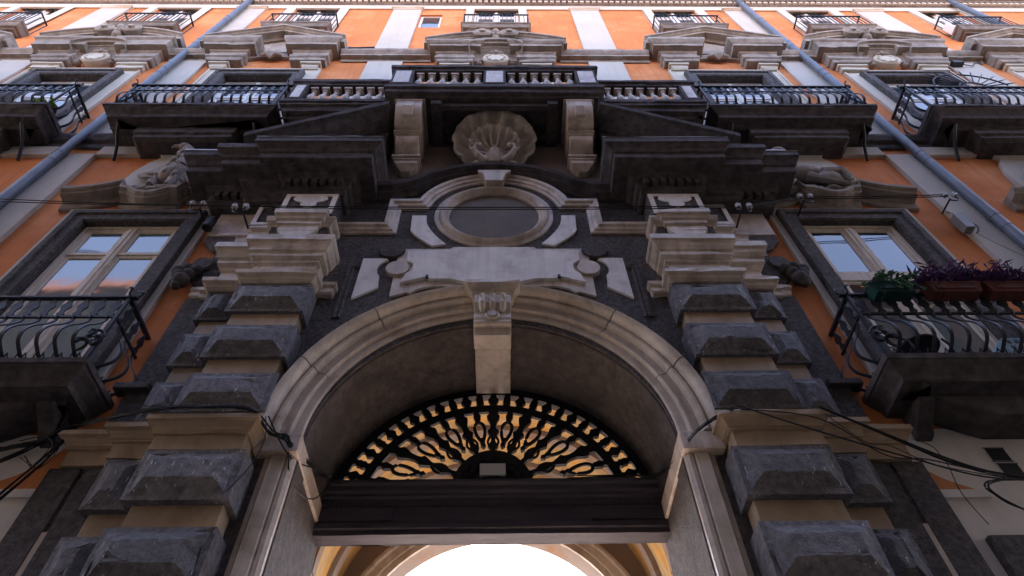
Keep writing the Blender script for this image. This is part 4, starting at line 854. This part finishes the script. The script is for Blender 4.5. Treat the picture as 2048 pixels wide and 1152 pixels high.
cable('cable_bundle', [jit(base, .025) for _ in range(5)] + [[(-2.3, -.4, 6.2), (-2.05, -.1, 5.9), (-1.9, .5, 6.2), (-1.86, 1.0, 6.4), (-1.3, 1.05, 6.5)], [(-2.1, -.2, 6.1), (-2.02, 0, 5.7), (-1.95, .6, 5.9), (-1.9, 1.0, 6.45)]], 'tangled black cable bundle running along the impost towards the fan grille')
cable('cable_bundle', [jit([(-5.8, -.1, 6.1), (-5.2, -.12, 6.02), (-4.9, -.14, 6.05), (-4.62, -.15, 6.12), (-4.55, -.2, 6.4), (-4.7, -.3, 6.6)], .03) for _ in range(5)] + [jit([(-5.0, -.1, 4.9), (-4.75, -.12, 5.4), (-4.5, -.14, 5.95), (-4.4, -.16, 6.25)], .03) for _ in range(4)], 'thick knot of black cables hanging over the whitewashed plaster by the orange scallop')
cable('cable_bundle', [jit([(3.4, -.52, 6.18), (3.9, -.42, 5.95), (4.5, -.3, 5.66), (5.0, -.25, 5.52), (5.6, -.22, 5.45), (6.4, -.2, 5.5)], .02) for _ in range(4)] + [[(2.55, -.52, 6.2), (3.2, -.54, 5.85), (4.1, -.45, 5.55), (4.8, -.3, 5.45), (5.6, -.22, 5.45)]] + [jit([(5.2, -.24, 5.48), (4.85, -.27, 5.42), (4.76, -.28, 5.34), (4.86, -.26, 5.2), (4.98, -.25, 5.12)], .015) for _ in range(3)], 'black cables sagging across the plain plaster with square vents', r=.008)
cable('cable_bundle', [jit([(2.5, -.52, 6.16), (2.3, -.4, 6.12), (2.1, -.25, 6.02), (2.0, .3, 6.1), (1.95, .9, 6.4), (1.6, 1.03, 6.5), (.9, 1.02, 6.49)], .02) for _ in range(4)], 'thin black cables looping from the impost to the gate transom', r=.007)
cable('loose_cable', [jit([(2.6, -.52, 6.2), (3.3, -.5, 6.0), (3.9, -.4, 5.7), (4.3, -.32, 5.62), (4.9, -.26, 5.56)], .04), jit([(3.45, -.5, 6.12), (3.7, -.42, 5.8), (4.0, -.36, 5.75), (4.4, -.3, 5.6), (5.0, -.25, 5.5)], .04), [(4.45, -.15, 6.05), (4.6, -.15, 5.95), (4.62, -.16, 5.8), (4.55, -.25, 5.62), (4.5, -.25, 5.3), (4.6, -.2, 5.0)]], 'loose thin black cable strands drooping beside the square vents', r=.006)
cable('loose_cable', [jit([(-4.9, -.14, 6.05), (-4.6, -.17, 6.12), (-4.45, -.2, 6.02), (-4.55, -.15, 5.8), (-4.8, -.12, 5.95)], .05) for _ in range(3)] + [jit([(-3.6, -.52, 6.24), (-3.2, -.54, 6.16), (-2.8, -.54, 6.22), (-2.5, -.52, 6.16)], .03), [(-2.3, -.45, 6.15), (-2.25, -.4, 5.9), (-2.3, -.38, 5.6), (-2.42, -.4, 5.3)]], 'loose thin black cable strands around the knot of cables by the orange scallop', r=.006)
cable('wall_cable', [[(7.55, -.08, 10.9), (7.72, -.09, 10.6), (7.78, -.09, 10.42), (7.7, -.09, 10.26), (7.66, -.08, 10.2), (7.8, -.08, 9.9), (8.0, -.08, 9.5), (8.02, -.08, 9.1)]], 'thin black cable curling down the grey pilaster from the metal box', r=.008)
jb = tag(node('junction_box', None, (7.52, -.12, 10.42)), 'grey metal junction box on the pilaster beside the drainpipe', 'electrical box')
obj('case', MB().box(-.07, .07, -.07, .06, -.2, .2).mesh('case', 'box'), jb, bevel=.01); obj('lid', MB().box(-.075, .075, -.09, -.071, -.205, .205).mesh('lid', 'box'), jb)
jb = tag(node('junction_box', None, (12.0, -.12, 18.4)), 'dark metal box with a cable high on the strip under the string course', 'electrical box')
obj('case', MB().box(-.14, .14, -.08, .06, -.07, .07).mesh('case', 'iron'), jb, bevel=.01); obj('lead', MB().tube(spline([(.14, 0, 0), (.4, .03, -.05), (.6, .04, .2), (.8, .04, .25)]), .012, 6).mesh('lead', 'cable'), jb)
fl_ = tag(node('floodlight', None, (-4.42, -.2, 10.34)), 'black cylindrical floodlight between the window and the dark cornice', 'floodlight')
obj('body', MB().lathe((0, 0, 0), [(.02, .13), (.06, .12), (.075, .06), (.07, -.09), (.08, -.12), (.07, -.13), (.015, -.11)], 16).mesh('body', 'cable', True), fl_)
obj('bracket', MB().tube([(0, .2, .22), (0, .02, .24), (0, 0, .18)], .018, 6).mesh('bracket', 'iron', True), fl_)
lb = tag(node('light_fixture', None, (0, 1.05, 6.63)), 'small white rectangular light fixture at the hub of the fan grille', 'light fixture')
obj('housing', MB().box(-.16, .16, -.0, .07, -.085, .085).mesh('housing', 'whiteplastic'), lb, bevel=.012); obj('diffuser', MB().box(-.12, .12, -.006, -.001, -.05, .05).mesh('diffuser', 'whiteplastic'), lb)

# ------------------------------------------------------------------ things on the balconies
def leaf(mb, p, d, L, wd, curl_=.3):
    d = Vector(d).normalized(); sd_ = d.cross(Vector((0, 0, 1)))
    if sd_.length < .1: sd_ = Vector((1, 0, 0))
    sd_.normalize(); p = Vector(p); a = p + d * L * .5 + Vector((0, 0, .04 * L)); b = p + d * L - Vector((0, 0, curl_ * L))
    mb.add([tuple(p), tuple(a + sd_ * wd), tuple(b), tuple(a - sd_ * wd)], [(0, 1, 2), (0, 2, 3)])
def flower_box(x0, x1, m, label, y=-.73, z=7.72):
    b = tag(node('flower_box', None, ((x0 + x1) / 2, y, z)), label, 'flower box', 'flower boxes on the iron railing'); h = (x1 - x0) / 2
    def rg(i, zz): return [(-h + i, -.11 + i * .6, zz), (h - i, -.11 + i * .6, zz), (h - i, .11 - i * .6, zz), (-h + i, .11 - i * .6, zz)]
    obj('trough', MB().loft([rg(.05, .03), rg(.01, .17), rg(.0, .175), rg(.0, .2), rg(.02, .2), rg(.03, .16)]).mesh('trough', m), b)
    obj('rim_panel', MB().box(-h + .1, h - .1, -.102, -.09, .07, .14).mesh('rim_panel', m), b, bevel=.005)
    obj('holder', MB().tube([(-h * .6, .12, .2), (-h * .6, -.13, .12), (-h * .6, -.1, -.02), (-h * .6, .1, -.02)], .007, 5).tube([(h * .6, .12, .2), (h * .6, -.13, .12), (h * .6, -.1, -.02), (h * .6, .1, -.02)], .007, 5).mesh('holder', 'iron'), b)
def spiky_plant(x0, x1, n, label, y=-.73, z=7.88):
    p = tag(node('potted_plant', None, ((x0 + x1) / 2, y, z)), label, 'plant', 'plants in the flower boxes'); h = (x1 - x0) / 2; st = MB(); lf = MB()
    for i in range(n):
        x, yy = rnd.uniform(-h, h), rnd.uniform(-.09, .09); t = Vector((x + rnd.uniform(-.12, .12), yy + rnd.uniform(-.2, .12), rnd.uniform(.08, .3) * (1.2 - .5 * abs(x / h))))
        st.tube([(x, yy, 0), tuple(t)], .006, 4)
        for k in range(9):
            f = k / 8; q = Vector((x, yy, 0)).lerp(t, .3 + .7 * f); a = rnd.uniform(0, 6.28)
            leaf(lf, q, (math.cos(a), math.sin(a), rnd.uniform(-.1, .9)), rnd.uniform(.10, .20), .015, rnd.uniform(0, .35))
    obj('stems', st.mesh('stems', 'purpleleaf'), p); obj('foliage', lf.mesh('foliage', 'purpleleaf'), p)
def trailing_plant(x0, x1, n, m, label, y=-.73, z=7.9, grp='plants in the flower boxes'):
    p = tag(node('potted_plant', None, ((x0 + x1) / 2, y, z)), label, 'plant', grp); h = (x1 - x0) / 2; st = MB(); lf = MB()
    for i in range(n):
        x, yy = rnd.uniform(-h, h), rnd.uniform(-.08, .08); dx = rnd.uniform(-.15, .15); dr = rnd.uniform(-.22, .12)
        pts = spline([(x, yy, 0), (x + dx * .4, yy - .06, .07), (x + dx, yy - .15, .03 + dr * .4), (x + dx * 1.2, yy - .19, dr)], 4)
        st.tube(pts, .006, 4)
        for q in pts[3:]:
            for k in range(4):
                a = rnd.uniform(0, 6.28); leaf(lf, q, (math.cos(a), math.sin(a), rnd.uniform(-.3, .8)), rnd.uniform(.025, .045), .010, .1)
    obj('stems', st.mesh('stems', m), p); obj('foliage', lf.mesh('foliage', m), p)
flower_box(4.6, 5.16, 'greenbox', 'dark green flower box on the railing holding pale green succulents'); trailing_plant(4.62, 5.16, 24, 'greenleaf', 'pale green trailing succulent in the dark green box')
flower_box(5.3, 5.98, 'terracotta', 'terracotta flower box on the railing next to the green box'); spiky_plant(5.3, 6.0, 70, 'spiky purple plant in the terracotta box next to the green box')
flower_box(6.02, 6.7, 'terracotta', 'terracotta flower box on the railing second from the green box'); spiky_plant(6.02, 6.75, 70, 'spiky purple plant in the terracotta box second from the green one')
# blue lattice crate
cr = tag(node('plastic_crate', None, (6.25, -.32, 6.76)), 'pale blue lattice plastic crate standing on the balcony with flower boxes', 'crate')
lat = MB()
for i in range(6): lat.box(-.24 + .096 * i - .012, -.24 + .096 * i + .012, -.165, -.15, 0, .5)
for j in range(6): lat.box(-.25, .25, -.167, -.149, .0 + .095 * j, .025 + .095 * j)
obj('front_lattice', lat.mesh('front_lattice', 'crate'), cr); obj('front_lattice', lat.mesh('front_lattice', 'crate'), cr, (0, .32, 0))
obj('floor', MB().box(-.25, .25, -.148, .148, 0, .02).mesh('floor', 'crate'), cr)
for s in (-1, 1): obj('side', MB().box(s * .25 - .008, s * .25 + .008, -.148, .148, .0, .5).mesh('side', 'crate'), cr)
# ornate iron chair
ch = tag(node('iron_chair', None, (5.05, -.34, 6.76)), 'black ornate cast iron chair on the balcony with flower boxes', 'chair')
for dx in (-.2, .2):
    for dy in (-.18, .18): obj('leg', MB().tube(spline([(dx, dy, .45), (dx * 1.1, dy * 1.1, .3), (dx * .95, dy, .12), (dx * 1.2, dy * 1.2, 0)]), .016, 6).mesh('leg', 'iron', True), ch)
obj('seat', MB().lathe((0, 0, .45), [(.0, 0), (.24, 0), (.25, .015), (.24, .03), (.0, .03)], 20).mesh('seat', 'iron'), ch)
bk = MB().tube(spline([(-.2, .2, .46), (-.24, .24, .75), (-.15, .26, .95), (0, .27, 1.0), (.15, .26, .95), (.24, .24, .75), (.2, .2, .46)]), .016, 6)
for s in (-1, 1):
    for cz in (.62, .8): bk.tube([(s * (.1 + .07 * math.cos(R(a)) * (1 - a / 500)), .24, cz + .07 * math.sin(R(a)) * (1 - a / 500)) for a in range(0, 400, 25)], .01, 5)
obj('backrest', bk.mesh('backrest', 'iron', True), ch)
# green plants and red pots on the far balcony
for i, x in enumerate((-8.82, -9.15)):
    po = tag(node('flower_pot', None, (x, -.55 + .2 * i, 13.9)), ('red terracotta pot in the corner of the balcony beside the drainpipe', 'red terracotta pot behind the corner pot on the balcony beside the drainpipe')[i], 'flower pot', 'red pots on the balcony beside the drainpipe')
    obj('pot', MB().lathe((0, 0, 0), [(.08, 0), (.12, .2), (.14, .2), (.14, .24), (.12, .24), (.11, .2)], 14).mesh('pot', 'terracotta', True), po)
    trailing_plant(x - .1, x + .1, 16, 'limeleaf', ('lime green plant in the corner red pot on the balcony beside the drainpipe', 'lime green plant in the red pot behind the corner pot')[i], -.55 + .2 * i, 14.1, 'plants in the red pots')
# air conditioner on the top balcony
ac = tag(node('air_conditioner', None, (13.75, -.2, 21.11)), 'white air conditioner with black grille on the top floor balcony', 'air conditioner')
obj('case', MB().box(-.35, .35, -.14, .1, 0, .5).mesh('case', 'whiteplastic'), ac, bevel=.015)
obj('grille', MB().lathe((-.1, 0, .25), [(.0, -.15), (.19, -.15), (.19, -.139)], 20, 'y').mesh('grille', 'cable'), ac)
# short iron rod on the orange wall
part('wall_rod', MB().tube([(-4.45, -.1, 19.6), (-3.3, -.1, 19.72)], .025, 8).box(-4.0, -3.93, -.13, 0, 19.6, 19.7), 'iron', pal)
